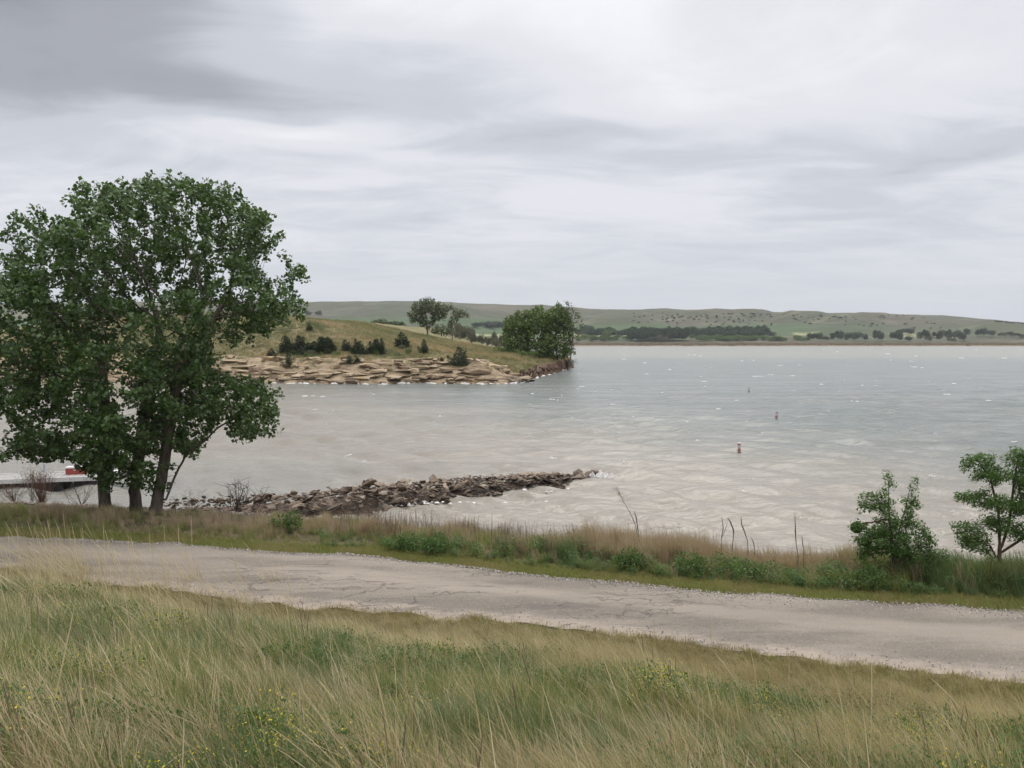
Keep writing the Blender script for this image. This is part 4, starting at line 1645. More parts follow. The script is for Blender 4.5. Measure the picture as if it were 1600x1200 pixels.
    for k, (px, py, Y, ty, hw, lab) in enumerate([(594, 526, 330, 498, 13, 'small rounded tree half hidden behind the peninsula ridge'),
                                                 (617, 526, 345, 502, 14, 'low spreading dark tree just right of the small rounded one behind the ridge'),
                                                 (690, 534, 300, 508, 16, 'low pale green thicket tree under the large grey green tree')]):
        b = at(px, py, Y)
        b[2] = float(hp(b[0], b[1])) - 0.3
        h = at(px, ty, Y)[2] - b[2]
        w = hw / F * Y
        make_tree('broadleaf_tree', b, [(0, 0, h * .6, w, w, h * .38), (-w * .4, 0, h * .45, w * .7, w * .7, h * .3), (w * .45, 0, h * .4, w * .7, w * .7, h * .3)], GREYLEAF if k != 1 else FARLEAF, BARK2, lab, 'tree', None,
                  740 + k, 260, 0.7, 1.1, 14, 0.5, 0.6, 0.03, trunk_r=0.25)


tip_trees()

CEDAR = leaf_mat('cedar_needles', (0.022, 0.036, 0.018), (0.048, 0.068, 0.030), (0.055, 0.065, 0.03), 0.5, rough=0.7, trans=0.1, pscale=0.2)


def cedar_proto(seed, h=3.6, w=1.3, n=1500):
    r = np.random.default_rng(seed)
    # several pointed leaders around the main one
    pts, dirs = [], []
    leaders = [(0, 0, h)] + [(r.normal(0, w * .55), r.normal(0, w * .55), h * r.uniform(.40, .95)) for _ in range(9)]
    for i in range(n):
        L = leaders[int(r.integers(len(leaders)))] if r.random() < .78 else leaders[0]
        t = r.random() ** 1.25
        z = 0.08 * h + t * (L[2] - 0.08 * h)
        rad = w * (0.62 if L is not leaders[0] else 0.95) * (1 - t) ** 0.55 + 0.04
        a = r.uniform(0, 6.283)
        q = rad * math.sqrt(r.random())
        lob = 1 + 0.25 * math.sin(3 * a + seed) * (1 - t)
        pts.append((L[0] * (0.4 + .6 * t) + q * math.cos(a) * lob, L[1] * (0.4 + .6 * t) + q * math.sin(a) * lob, z))
        dirs.append((math.cos(a) * .6, math.sin(a) * .6, 1.0))
    P, D = np.array(pts), np.array(dirs) + r.normal(0, .3, (n, 3))
    v, f = leaves(P, D, r.normal(size=(n, 3)), r.uniform(.25, .5, n), r.uniform(.07, .14, n))
    cr = mesh_data('crown', v, f, CEDAR)
    tk = MB().tube([(0, 0, -.3), (0.03, 0, h * .4), (0, 0, h * .85)], [.12, .08, .02], 6)
    return cr, tk


def cedars():
    protos = [cedar_proto(800 + k) for k in range(4)]
    tm = [mesh_data('trunk', t.v, t.f, BARK2) for c, t in protos]
    # px, foot py, top py, half width px, label
    sp_ = [(718, 573, 543, 15, 'stocky dark cedar alone on the pale rock slope toward the peninsula point'),
           (662, 553, 531, 8, 'small pointed cedar on the grassy rim right of the dense bush'),
           (628, 545, 520, 15, 'dense rounded dark cedar at the right end of the brush line on the peninsula'),
           (483, 518, 505, 7, 'lone dark cedar high on the grassy hill of the peninsula'),
           (450, 575, 553, 8, 'pointed cedar low on the rock ledge beside the cottonwood crown'),
           (424, 558, 545, 8, 'small cedar on bare slope at the edge of the cottonwood crown'),
           (539, 550, 531, 9, 'narrow cedar standing alone between two thickets on the slope'),
           (741, 565, 560, 4, 'tiny seedling cedar on the slope at right of the stocky one'),
           (690, 564, 558, 4, 'tiny dark seedling left of the stocky cedar on the rock slope')]
    for k, (px, py, ty, hw, lab) in enumerate(sp_):
        b = pixp(px, py)
        h = (py - ty) / F * b[1] * 1.02
        w = hw / F * b[1]
        e = empty('cedar_tree', b, lab, 'cedar tree', 'cedars on the peninsula', rz=k * 1.3)
        j = k % 4
        link('crown', protos[j][0], e)
        link('trunk', tm[j], e)
        e.scale = (w / 1.25, w / 1.25, h / 3.55)
        e.children[0]['kind'] = 'stuff'
    r = np.random.default_rng(9)
    lab = 'dark pointed cedar in the dense brush line above the sandstone ledge'
    spots = [(r.uniform(445, 522), r.uniform(548, 553), r.uniform(14, 27), r.uniform(8, 13)) for _ in range(16)]
    spots += [(x + r.normal(0, 3), r.uniform(552, 556), r.uniform(14, 27), r.uniform(6, 11)) for x in (555, 560, 568, 577, 584, 590, 595, 552)]
    spots += [(545, 568, 12, 8), (556, 566, 10, 7), (514, 556, 12, 8), (472, 556, 12, 9)]
    for k, (px, py, hh_, hw) in enumerate(spots):
        b = pixp(px, py)
        e = empty('cedar_tree', b, lab, 'cedar tree', 'cedar brush line on the peninsula', rz=r.uniform(0, 6))
        j = int(r.integers(4))
        link('crown', protos[j][0], e)['kind'] = 'stuff'
        link('trunk', tm[j], e)
        e.scale = (hw / F * b[1] / 1.1, hw / F * b[1] / 1.1, hh_ / F * b[1] / 3.5)


cedars()


def far_trees():
    """trees along the far shore: own objects, one mesh each (a few pixels)"""
    r = np.random.default_rng(71)
    prot = []
    for k in range(5):
        q = np.random.default_rng(900 + k)
        n = 820
        lob = [(q.normal(0, .45), q.normal(0, .45), q.uniform(.45, .8), q.uniform(.45, .7)) for _ in range(6)]
        pk = q.integers(0, 6, n)
        d = q.normal(size=(n, 3))
        d /= np.linalg.norm(d, axis=1, keepdims=True)
        Lb = np.array([(a, b, c, s) for a, b, c, s in lob])[pk]
        C = Lb[:, :3] * [1, 1, 1] + d * (Lb[:, 3:4] * q.random((n, 1)) ** .4) * [1, 1, .5]
        C[:, 2] = np.clip(C[:, 2], 0.05, 1.05)
        v, f = leaves(C, q.normal(size=(n, 3)), q.normal(size=(n, 3)) + [0, 0, .5], q.uniform(.10, .20, n), q.uniform(.08, .16, n))
        V, Fc, M = v, f, None
        prot.append((_md('crown', V, Fc, [FARLEAF], False, M), _md('crown', V, Fc, [WILLOW], False, M), _md('crown', V, Fc, [SPARSE], False, M)))

    def put(name, px, py, hpx, wpx, mi, lab, cat, grp, place=pixh):
        b = place(px, py)
        u = b[1] / F
        o = link(name, prot[int(r.integers(5))][mi], None, (b[0], b[1], b[2] - 0.2), (0, 0, r.uniform(0, 6.28)), (wpx * u * .95, wpx * u * .95, hpx * u))
        tag(o, lab, cat, grp)
    # near belt at the shore
    g = 'trees of the wooded belt on the far shore'
    lab = 'dark green tree in the wooded belt along the far shore'
    for k in range(48):
        x = r.uniform(985, 1072)
        put('shore_tree', x, r.uniform(531, 534), r.uniform(14, 22), r.uniform(5, 10), 0, lab, 'tree', g)
    for k in range(95):
        x = r.uniform(900, 1215)
        put('shore_tree', x, r.uniform(521, 528), r.uniform(8, 14), r.uniform(6, 12), 0, lab, 'tree', g)
    ORD = []
    for x, h, w in [(1268, 14, 9), (1277, 15, 10), (1290, 9, 8), (1304, 17, 10), (1313, 17, 9), (1325, 15, 9), (1339, 16, 10), (1352, 12, 7), (1371, 18, 11), (1375, 17, 10), (1397, 17, 12), (1404, 15, 8),
                    (1418, 9, 8), (1441, 19, 10), (1449, 17, 9), (1463, 16, 9), (1472, 18, 11), (1483, 19, 10), (1495, 18, 11), (1502, 15, 8)]:
        ORD.append((x, h, w))
    words = 'first second third fourth fifth sixth seventh eighth ninth tenth'.split()
    rows = [[q for q in ORD if a < q[0] < b] for a, b in ((0, 1360), (1360, 1430), (1430, 1600))]
    where = ['left', 'middle', 'right']
    for ri, row in enumerate(rows):
      for qi, (x, h, w) in enumerate(row):
        put('shore_tree', x, 533.5, h, w * 0.72, 0, '%s rounded dark tree from the left in the %s row on the far brown flat' % (words[qi], where[ri]), 'tree', 'rounded trees on the far shore flat')
    for x, h, w, y in [(1408, 9, 10, 523), (1415, 11, 12, 523), (1425, 9, 8, 524), (1511, 13, 7, 526), (1528, 12, 9, 526), (1538, 14, 10, 526), (1549, 11, 9, 526), (1565, 8, 10, 527), (1578, 9, 10, 527), (1592, 8, 12, 528)]:
        put('shore_tree', x, y, h, w * .7, 0, 'dark tree behind the reed flat near the right end of the far shore', 'tree', 'trees behind the far reed flat')
    # bright low thicket
    for k in range(60):
        put('shore_shrub', r.uniform(1080, 1270), r.uniform(530, 533.5), r.uniform(5, 9), r.uniform(4, 7), 1, 'bright green shrub in the low thicket on the far shore', 'shrub', 'bright shrubs on the far shore')
    for k in range(26):
        put('shore_shrub', r.uniform(900, 985), r.uniform(530, 534), r.uniform(4, 10), r.uniform(4, 7), 1, 'bright green shrub in the low thicket on the far shore', 'shrub', 'bright shrubs on the far shore')
    put('shore_tree', 948, 533, 18, 8, 1, 'single rounded green tree before the pale hay field on the far shore', 'tree', None)
    for k in range(22):
        put('shore_tree', r.uniform(742, 792), r.uniform(510, 513), r.uniform(6, 9), r.uniform(4, 7), 0, 'dark tree in the hedgerow below the left hills', 'tree', 'hedgerow trees below the left hills')
    for k in range(10):
        put('shore_tree', r.uniform(474, 502), r.uniform(491, 493), r.uniform(4, 8), r.uniform(3, 5), 0, 'tiny dark tree in the grove high on the left hill', 'tree', 'grove on the left hill')
    for k in range(30):
        put('bare_tree', r.uniform(700, 800), r.uniform(536, 541), r.uniform(14, 26), r.uniform(4, 8), 2, 'greyish half bare tree in the thicket behind the peninsula', 'tree', 'half bare thicket behind the peninsula',
            lambda a, b: (lambda Q: np.array([Q[0], Q[1], float(hp(Q[0], Q[1]))]))(at(a, b, r.uniform(330, 425))))
    for x in (1018, 1030, 1040, 1025, 1450, 1486):
        put('bare_tree', x, 535, r.uniform(8, 12), r.uniform(5, 8), 2, 'pale leafless thicket tree at the water edge of the far shore', 'tree', 'leafless trees on the far shore')
    # scattered junipers on the right hill
    for k in range(160):
        x = r.uniform(985, 1470)
        y0 = np.interp(x, sky_px[:, 0], sky_px[:, 1])
        y = y0 + 1.5 + 20 * r.random() ** 1.2
        if r.random() < 0.32:
            x, y = r.uniform(1040, 1180), y0 + r.uniform(4, 14)
        put('hill_juniper', x, y, r.uniform(1.1, 2.5), r.uniform(1.1, 2.5), 0, 'tiny dark juniper dotted on the slope of the right hill', 'juniper', 'junipers on the right hill')
    for k in range(14):
        x = r.uniform(1555, 1600)
        put('hill_juniper', x, np.interp(x, sky_px[:, 0], sky_px[:, 1]) + 1.5, r.uniform(2, 3.5), r.uniform(2, 4), 0, 'tiny dark juniper on the low ridge at the right edge', 'juniper', 'junipers on the right ridge')
    for k in range(30):
        x = r.uniform(440, 640)
        put('hill_shrub', x, r.uniform(549, 560) - (x > 560) * 3, r.uniform(5, 11), r.uniform(4, 9), int(r.choice([0, 1, 2])), 'scruffy olive shrub among the cedar brush above the sandstone ledge', 'shrub', 'scrub among the cedars', pixp)
    for x, y, h, w in [(790, 552, 12, 12), (812, 556, 11, 10), (832, 559, 12, 12), (852, 561, 10, 10), (866, 562, 9, 8)]:
        put('leafy_shrub', x, y, h, w, 1, 'green leafy shrub at the foot of the grove on the peninsula point', 'shrub', 'shrubs under the point grove', pixp)
    # brown reeds in front of the trees
    rd = leaf_mat('brown_reed', (0.17, 0.135, 0.095), (0.30, 0.24, 0.17), None, trans=0.15)
    q = np.random.default_rng(77)
    L = [mesh_data('clump', *_j([(*blades(q, 26, (1.2, 3.0), 3.0, (0.1, 0.2), (0.3, 0.3), 0.55, W_, 1.0), 0)]), [rd]) for _ in range(3)]
    n = 3800
    Y = q.uniform(1090, 1190, n)
    X = q.uniform(0.02, 0.8, n) * Y
    scatter('reed_bed', L, np.stack([X, Y, hz(X, Y)], -1), np.stack([np.zeros(n), np.zeros(n), q.uniform(0, 6, n)], -1), q.uniform(.5, 1.25, n), q.integers(0, 3, n), q.random(n),
            'brown reeds along the water edge of the far shore', 'reeds')


far_trees()

MESQ = leaf_mat('locust_leaf', (0.045, 0.095, 0.022), (0.120, 0.200, 0.050), (0.090, 0.165, 0.036), 0.5, trans=0.35, pscale=1.5)
MBARK = bark('locust_bark', (0.06, 0.042, 0.032), (0.16, 0.115, 0.085), 20)


def lobes_px(base, Y, L, d=0.8):
    out = []
    for px, py, hw, hh_ in L:
        p = at(px, py, Y)
        out.append((p[0] - base[0], 0.0, p[2] - base[2], hw / F * Y, max(hw, 14) / F * Y * d, hh_ / F * Y))
    return out


def verge(px, dist):
    """ground point in a pixel column, a given distance beyond the road"""
    d = ray(px, 880)
    Y = np.linspace(12, 45, 4000)
    X = Y * d[0] / d[1]
    i = int(np.argmax(Y - Yfar(X) > dist))
    return np.array([X[i], Y[i], float(gz(X[i], Y[i]))])


def shore_pt(px, off):
    """ground point in a pixel column, a given distance short of the waterline"""
    d = ray(px, 800)
    Y = np.linspace(18, 48, 4000)
    X = Y * d[0] / d[1]
    i = int(np.argmax(Y - Yshore(X) > -off))
    return np.array([X[i], Y[i], float(gz(X[i], Y[i]))])


def locusts():
    b = verge(1397, 1.9)
    L = lobes_px(b, b[1], [(1389, 758, 9, 26), (1385, 792, 20, 12), (1427, 766, 6, 24), (1416, 790, 13, 14), (1352, 778, 14, 8), (1350, 792, 14, 8), (1342, 824, 18, 10), (1388, 820, 26, 20), (1428, 790, 10, 10), (1420, 815, 18, 18),
                           (1365, 845, 32, 16), (1400, 850, 30, 20), (1446, 832, 12, 10), (1440, 846, 22, 10), (1462, 868, 24, 6), (1350, 862, 18, 12), (1420, 866, 30, 14)])
    Y = b[1]

    def q(px, py, dy=0.0):
        p = at(px, py, Y)
        return (p[0] - b[0], dy, p[2] - b[2])
    make_tree('locust_sapling', b, L, MESQ, MBARK, 'young feathery tree with two pointed tops on the verge beside the road', 'tree', 'young trees at the lakeside verge', 951, 850, 0.10, 0.12, 34, 0.070, 0.080, 0.0045,
              stem=[[(0, 0, -.15), q(1396, 870), q(1391, 830), q(1388, 780), q(1389, 752)], [q(1400, 880), q(1408, 830, .1), q(1418, 795, .1), q(1427, 755, .1)], [q(1398, 880), q(1430, 862, -.2), q(1465, 868, -.2)]],
              aspect=0.36, up=1.4, trunk_r=0.045, wind=0.7, twig=0.011)
    b = verge(1562, 2.3)
    Y = b[1]
    L = lobes_px(b, b[1], [(1596, 716, 26, 16), (1535, 718, 30, 9), (1508, 728, 14, 7), (1550, 742, 34, 14), (1605, 750, 30, 20), (1508, 778, 20, 8), (1545, 785, 38, 12), (1600, 790, 34, 16), (1496, 830, 16, 16), (1520, 832, 28, 16),
                           (1560, 820, 30, 16), (1610, 830, 34, 16), (1520, 852, 26, 8), (1650, 770, 34, 40), (1652, 830, 30, 16), (1540, 866, 18, 6)])
    make_tree('locust_sapling', b, L, MESQ, MBARK, 'larger spreading feathery tree cut by the right edge, red brown stems', 'tree', 'young trees at the lakeside verge', 955, 1300, 0.11, 0.13, 36, 0.075, 0.082, 0.0048,
              stem=[[(0, 0, -.15), q(1562, 850), q(1560, 800), q(1548, 750), q(1530, 722)], [q(1564, 858), q(1585, 820, .2), q(1592, 760, .2), q(1598, 722, .2)], [q(1556, 870), q(1540, 850, -.2), q(1515, 842, -.2)], [q(1568, 865, .1), q(1610, 838, .1), q(1650, 790, .1)]],
              aspect=0.36, up=1.4, trunk_r=0.05, wind=0.7, twig=0.012)


locusts()


# ------------------------------------------------------------------ jetty
def jetty():
    r = np.random.default_rng(81)
    C = np.array([(-15.5, 33.0, 1.05, 1.9), (-12.5, 34.1, 0.98, 1.9), (-9.5, 35.9, 0.88, 1.75), (-6.2, 38.0, 0.82, 1.65), (-3.2, 40.2, 0.70, 1.5), (-0.4, 42.0, 0.58, 1.35), (2.0, 43.2, 0.42, 1.1), (4.3, 44.3, 0.20, 0.5)])
    L = np.concatenate([[0], np.cumsum(np.linalg.norm(np.diff(C[:, :2], axis=0), axis=1))])
    e = empty('rock_jetty', (C[0][0], C[0][1], 0), 'low jetty of piled brown stone slabs running out into the lake', 'jetty')
    off = np.array([C[0][0], C[0][1], 0])
    # core
    V, n = [], 60
    for i in range(n):
        s = L[-1] * i / (n - 1)
        x, y, h, w = (np.interp(s, L, C[:, k]) for k in range(4))
        s2 = min(s + .1, L[-1])
        dx, dy = np.interp(s2, L, C[:, 0]) - np.interp(s2 - .1, L, C[:, 0]), np.interp(s2, L, C[:, 1]) - np.interp(s2 - .1, L, C[:, 1])
        q = math.hypot(dx, dy)
        nx, ny = -dy / q, dx / q
        for t in np.linspace(-1.6, 1.6, 9):
            V.append(np.array([x + nx * w * t, y + ny * w * t, h * (0.86 - 0.75 * abs(t) ** 1.3) - 0.25]) - off)
    obj('core', V, grid_faces(n, 9), JROCK, e)
    protos = [rock_mesh('rock', JROCK, 1000 + k, 1.0, 0.68, 0.24 if k % 2 else 0.38, 11) for k in range(12)]
    big, small = [], []
    for k in range(2300):
        s = L[-1] * (r.random() ** 0.95)
        x, y, h, w = (np.interp(s, L, C[:, q]) for q in range(4))
        s2 = min(max(s, .1), L[-1] - .1)
        dx, dy = np.interp(s2 + .1, L, C[:, 0]) - np.interp(s2 - .1, L, C[:, 0]), np.interp(s2 + .1, L, C[:, 1]) - np.interp(s2 - .1, L, C[:, 1])
        q = math.hypot(dx, dy)
        nx, ny = -dy / q, dx / q
        t = r.uniform(-1.25, 1.25)
        z = h * (1 - 0.8 * abs(t) ** 1.3) - 0.05 + r.normal(0, .07)
        size = (r.uniform(0.24, 0.50) if r.random() < .8 else r.uniform(.5, .78)) if k < 420 else r.uniform(0.09, 0.26)
        if s < 4.5 and k < 420:
            size *= 0.5
        item = (x + nx * w * t, y + ny * w * t, z, size)
        (big if k < 420 else small).append(item)
    big = sorted(big, key=lambda b: -b[3])[:300]
    for x, y, z, s in big:
        link('rock', protos[int(r.integers(12))], e, np.array([x, y, z]) - off, (r.normal(0, .28), r.normal(0, .28), r.uniform(0, 6.28)), (s * 1.45, s * 1.3, s * r.uniform(.9, 1.3)))
    # small rubble joined
    V, Fc, o = [], [], 0
    for x, y, z, s in small:
        me = protos[int(r.integers(12))]
        mt = Matrix.Translation(Vector((x - off[0], y - off[1], z))) @ Matrix.Rotation(r.uniform(0, 6.28), 4, 'Z') @ Matrix.Rotation(r.normal(0, .4), 4, 'X') @ Matrix.Scale(s * 1.3, 4)
        V += [mt @ v.co for v in me.vertices]
        Fc += [tuple(i + o for i in p.vertices) for p in me.polygons]
        o += len(me.vertices)
    tag(obj('rubble', V, Fc, JROCK, e), kind='stuff')
    # long flat slab lying on the crest, block at the tip
    p = at(846, 741, 43.6)
    tag(link('stone_slab', rock_mesh('stone_slab', JROCK, 1101, 1.75, 0.7, 0.16, 22), None, (p[0], p[1], p[2] - 0.04), (0.05, 0.02, 0.15)), 'long flat dark slab lying on top near the end of the jetty', 'stone slab')
    p = at(929, 743, 45.3)
    tag(link('boulder', rock_mesh('boulder', JROCK, 1108, 0.5, 0.45, 0.42, 16), None, (p[0], p[1], 0.12), (0.2, 0.1, 0.4)), 'dark wave washed boulder alone in foam off the jetty end', 'boulder')
    # stony shore between the trees and the jetty
    q = r
    n = 7000
    X = q.uniform(-24, -7, n)
    Y = Yshore(X) + q.uniform(-3.4, 0.9, n)
    z = gz(X, Y)
    keep = z > -0.1
    X, Y, z = X[keep], Y[keep], z[keep]
    n = len(X)
    sm = stone_mat('shore_stone', [(0.28, (0.18, 0.14, 0.11)), (0.45, (0.30, 0.245, 0.20)), (0.62, (0.40, 0.335, 0.28)), (0.8, (0.48, 0.42, 0.36))], 4.0, 0)
    sp2 = [rock_mesh('stone', sm, 1200 + k, 1, .8, .5, 12) for k in range(5)]
    scatter('shore_stones', sp2, np.stack([X, Y, z], -1), q.uniform(0, 6.28, (n, 3)), q.uniform(0.08, 0.26, n), q.integers(0, 5, n), q.random(n), 'pale rubble stones on the shore below the cottonwoods', 'stones')


jetty()

# ------------------------------------------------------------------ foam
m = Mat('foam', 0.7, 0.3)
m.color(m.mix(m.noise(5, 4), (0.52, 0.50, 0.47), (0.74, 0.73, 0.71)))
FOAM = m.m


def foam():
    r = np.random.default_rng(91)
    V, Fc = [], []

    def cap(x, y, w, d, h, z=0.05):
        o = len(V)
        k = 10
        for ring, (rr, zz) in enumerate(((1.0, -0.03), (0.55, 0.7), (0.12, 1.0))):
            for i in range(k):
                a = 2 * math.pi * i / k
                j = rr * r.uniform(.55, 1.25)
                V.append((x + math.cos(a) * w * .5 * j, y + math.sin(a) * d * .5 * j, z + zz * h * r.uniform(.6, 1.3)))
        for ring in range(2):
            for i in range(k):
                i2 = (i + 1) % k
                Fc.append((o + ring * k + i, o + ring * k + i2, o + ring * k + k + i2, o + ring * k + k + i))
        Fc.append(tuple(o + 2 * k + i for i in range(k)))

    def streak(px, py, wpx):
        p = pix(px, py)
        w = wpx / F * p[1]
        n = max(2, int(wpx / 3.0))
        for i in range(n):
            cap(p[0] + r.uniform(-.5, .5) * w, p[1] + r.normal(0, .25), w / n * r.uniform(.8, 2.4), w / n * r.uniform(.3, .7), 0.04 + 0.0004 * p[1], 0.08)
    for px, py, w in [(865, 718, 13), (975, 722, 16), (653, 718, 6), (570, 723, 7), (545, 714, 9), (990, 653, 5), (1335, 628, 12), (1182, 589, 14), (1010, 585, 7), (960, 633, 6), (910, 605, 6), (1350, 603, 10), (1545, 627, 13),
                      (1478, 617, 8), (1490, 600, 7), (1388, 553, 10), (1420, 565, 8), (1080, 555, 12), (1100, 597, 12), (1165, 660, 8), (1240, 588, 6), (1250, 571, 6), (1500, 560, 10), (1428, 574, 7), (1440, 575, 6), (830, 616, 9),
                      (1570, 560, 10), (1455, 745, 10), (1180, 752, 6), (1120, 640, 7), (955, 610, 5), (1090, 690, 7), (480, 620, 20), (500, 621, 9), (893, 655, 7), (1590, 693, 14), (1490, 803, 8), (1165, 770, 8), (1075, 660, 6), (1205, 586, 9)]:
        streak(px, py, w)
    for k in range(60):
        py = 546 + 150 * r.random() ** 2.2
        px = r.uniform(420, 1620)
        if px < 900 and py < 604:
            continue
        streak(px, py, r.uniform(1.5, 6.0))
    # wash against the ledge, the tip and the jetty
    for k in range(70):
        i = r.integers(0, len(frontW) - 1)
        t = r.random()
        p = frontW[i] * (1 - t) + frontW[i + 1] * t
        cap(p[0], p[1] - r.uniform(.2, 2.6), r.uniform(.3, 1.5), r.uniform(.3, .8), r.uniform(.05, .22))
    for cx, cy, n, sp_, h in [(595, 783, 26, 9, .30), (612, 780, 18, 6, .34), (510, 812, 20, 14, .10), (470, 815, 12, 10, .08), (935, 745, 26, 10, .22), (950, 746, 10, 12, .10), (850, 768, 14, 26, .06), (700, 786, 12, 50, .05), (640, 790, 10, 20, .07)]:
        for i in range(n):
            p = pix(cx + r.normal(0, sp_), cy + r.normal(0, 1.6))
            cap(p[0], p[1], r.uniform(.08, .35), r.uniform(.08, .3), h * r.uniform(.3, 1.3))
    # droplets of the splash
    for i in range(120):
        p = pix(604 + r.normal(0, 9), 784 + r.normal(0, 1.5))
        z = abs(r.normal(0, .26))
        cap(p[0], p[1], .05, .05, .04, z)
    tag(obj('foam', V, Fc, FOAM, None, True), 'white foam of whitecaps and splashes on the lake', 'foam', None, 'stuff')


foam()

# ------------------------------------------------------------------ buoys
WHITE = plain('white_plastic', (0.60, 0.57, 0.55), 0.45, 0.06, 5)
RED = plain('red_plastic', (0.33, 0.075, 0.06), 0.45, 0.12, 5)
DARKP = plain('dark_collar', (0.10, 0.05, 0.045), 0.6, 0.2, 8)


GREYP = plain('faded_band', (0.30, 0.27, 0.26), 0.6, 0.12, 5)


def buoy(px, py, hpx, label, rz=0.0, tilt=0.0, RED=RED):
    b = pix(px, py)
    h = hpx / F * b[1]
    e = empty('marker_buoy', (b[0], b[1], 0.0), label, 'buoy', 'marker buoys on the lake', rz)
    e.rotation_euler = (0.04, tilt, rz)
    s = h / 0.82
    e.scale = (s * .86, s * .86, s)
    MB().lathe([(0.15, -0.35), (0.155, -0.1), (0.155, 0.74), (0.145, 0.79), (0.09, 0.82)], 18).build('body', WHITE, e, True)
    MB().lathe([(0.157, 0.60), (0.160, 0.61), (0.152, 0.765), (0.148, 0.775)], 18).build('band', RED, e, True)
    MB().lathe([(0.159, 0.10), (0.161, 0.11), (0.161, 0.25), (0.159, 0.26)], 18).build('band', RED, e, True)
    MB().lathe([(0.16, -0.06), (0.172, -0.02), (0.172, 0.03), (0.158, 0.05)], 18).build('collar', DARKP, e, True)
    # open diamond mark on the face
    mb = MB()
    for k in range(4):
        a0, a1 = k * math.pi / 2, (k + 1) * math.pi / 2
        P0, P1 = (math.cos(a0) * .115, math.sin(a0) * .155), (math.cos(a1) * .115, math.sin(a1) * .155)
        pts = []
        for t in (0, .5, 1):
            u, w = P0[0] * (1 - t) + P1[0] * t, P0[1] * (1 - t) + P1[1] * t
            ang = u / 0.158
            pts.append((0.160 * math.sin(ang), -0.160 * math.cos(ang), 0.435 + w))
        mb.tube(pts, 0.018, 5)
    mb.build('diamond_mark', RED, e, True)
    MB().lathe([(0.02, 0.81), (0.02, 0.86)], 8).build('lifting_eye', DARKP, e, True)


buoy(1155, 706, 15.0, 'nearest red and white marker buoy floating in silty beige water', 0.0, -0.06)
buoy(1213, 653, 11.0, 'red and white marker buoy in grey blue water, a little farther out', 0.4, 0.05)
buoy(1170, 612, 7.5, 'smallest faint grey white marker buoy farthest out in the lake', 0.7, -0.04, GREYP)


# ------------------------------------------------------------------ dock
def dock():
    conc = plain('pale_dock_paint', (0.56, 0.55, 0.53), 0.6, 0.08, 2)
    wood_ = plain('weathered_plank', (0.33, 0.315, 0.29), 0.8, 0.2, 4)
    steel = plain('galvanised_steel', (0.36, 0.39, 0.42), 0.5, 0.15, 6)
    black = plain('black_float', (0.03, 0.03, 0.032), 0.6, 0.2, 5)
    a, b = at(-70, 757, 41.0), at(158, 739, 42.6)
    d = b - a
    Ln = math.hypot(d[0], d[1])
    rz = math.atan2(d[1], d[0])
    zt = 0.55
    e = empty('boat_dock', (a[0], a[1], 0), 'white edged floating boat dock behind the left cottonwood trunk', 'dock', None, rz)
    Wd = 1.9
    n = int(Ln / 0.30)
    pm = MB().box((0, 0, 0), (0.28, Wd, 0.05))
    pme = mesh_data('plank', pm.v, pm.f, wood_)
    for i in range(n):
        link('plank', pme, e, ((i + .5) * Ln / n, 0, zt))
    MB().box((Ln / 2, -Wd / 2 - .05, zt - .06), (Ln + .1, .08, .24)).build('fascia', conc, e)
    MB().box((Ln / 2, Wd / 2 + .05, zt - .06), (Ln + .1, .08, .24)).build('fascia', conc, e)
    for k in range(5):
        MB().box((Ln * (k + .5) / 5, 0, 0.12), (Ln / 5 * .62, Wd * .85, .56)).build('float', black, e)
    for x in (Ln * .18, Ln * .55, Ln * .9):
        MB().lathe([(.06, -2), (.06, 1.05), (.03, 1.1)], 10, (x, Wd / 2 + .17, 0)).build('mooring_post', steel, e)
    # gangway to the shore
    g0, g1 = np.array([Ln + .05, 0, zt + .02]), np.array([Ln + 1.9, -0.6, 0.85])
    mb = MB()
    for s in (-.55, .55):
        mb.tube([(g0[0], g0[1] + s, g0[2]), (g1[0], g1[1] + s, g1[2])], .05, 6)
        mb.tube([(g0[0], g0[1] + s, g0[2] - .3), (g1[0], g1[1] + s, g1[2] - .3)], .04, 6)
        for k in range(6):
            t0, t1 = k / 6, (k + 1) / 6
            A_, B_ = g0 + (g1 - g0) * t0, g0 + (g1 - g0) * t1
            mb.tube([(A_[0], A_[1] + s, A_[2] - (.3 if k % 2 else 0)), (B_[0], B_[1] + s, B_[2] - (0 if k % 2 else .3))], .028, 5)
    gw = mb.build('gangway', steel, e)
    mb = MB()
    mb.add([(g0[0], -.55, g0[2] + .05), (g0[0], .55, g0[2] + .05), (g1[0], g1[1] + .55, g1[2] + .05), (g1[0], g1[1] - .55, g1[2] + .05),
            (g0[0], -.55, g0[2] + .01), (g0[0], .55, g0[2] + .01), (g1[0], g1[1] + .55, g1[2] + .01), (g1[0], g1[1] - .55, g1[2] + .01)],
           [(0, 1, 2, 3), (7, 6, 5, 4), (0, 4, 5, 1), (1, 5, 6, 2), (2, 6, 7, 3), (3, 7, 4, 0)])
    mb.build('walkway', conc, gw)
    # red chest with white lid
    c = at(121, 738, 42.6)
    k = empty('storage_chest', (c[0], c[1], zt + .025), 'red chest with white lid standing on the dock', 'storage chest', None, rz)
    MB().box((0, 0, .17), (1.05, .5, .34)).build('box', RED, k)
    MB().box((0, 0, .375), (1.11, .56, .07)).build('lid', WHITE, k)
    MB().box((0, -.262, .25), (.22, .02, .05)).build('handle', WHITE, k)


dock()


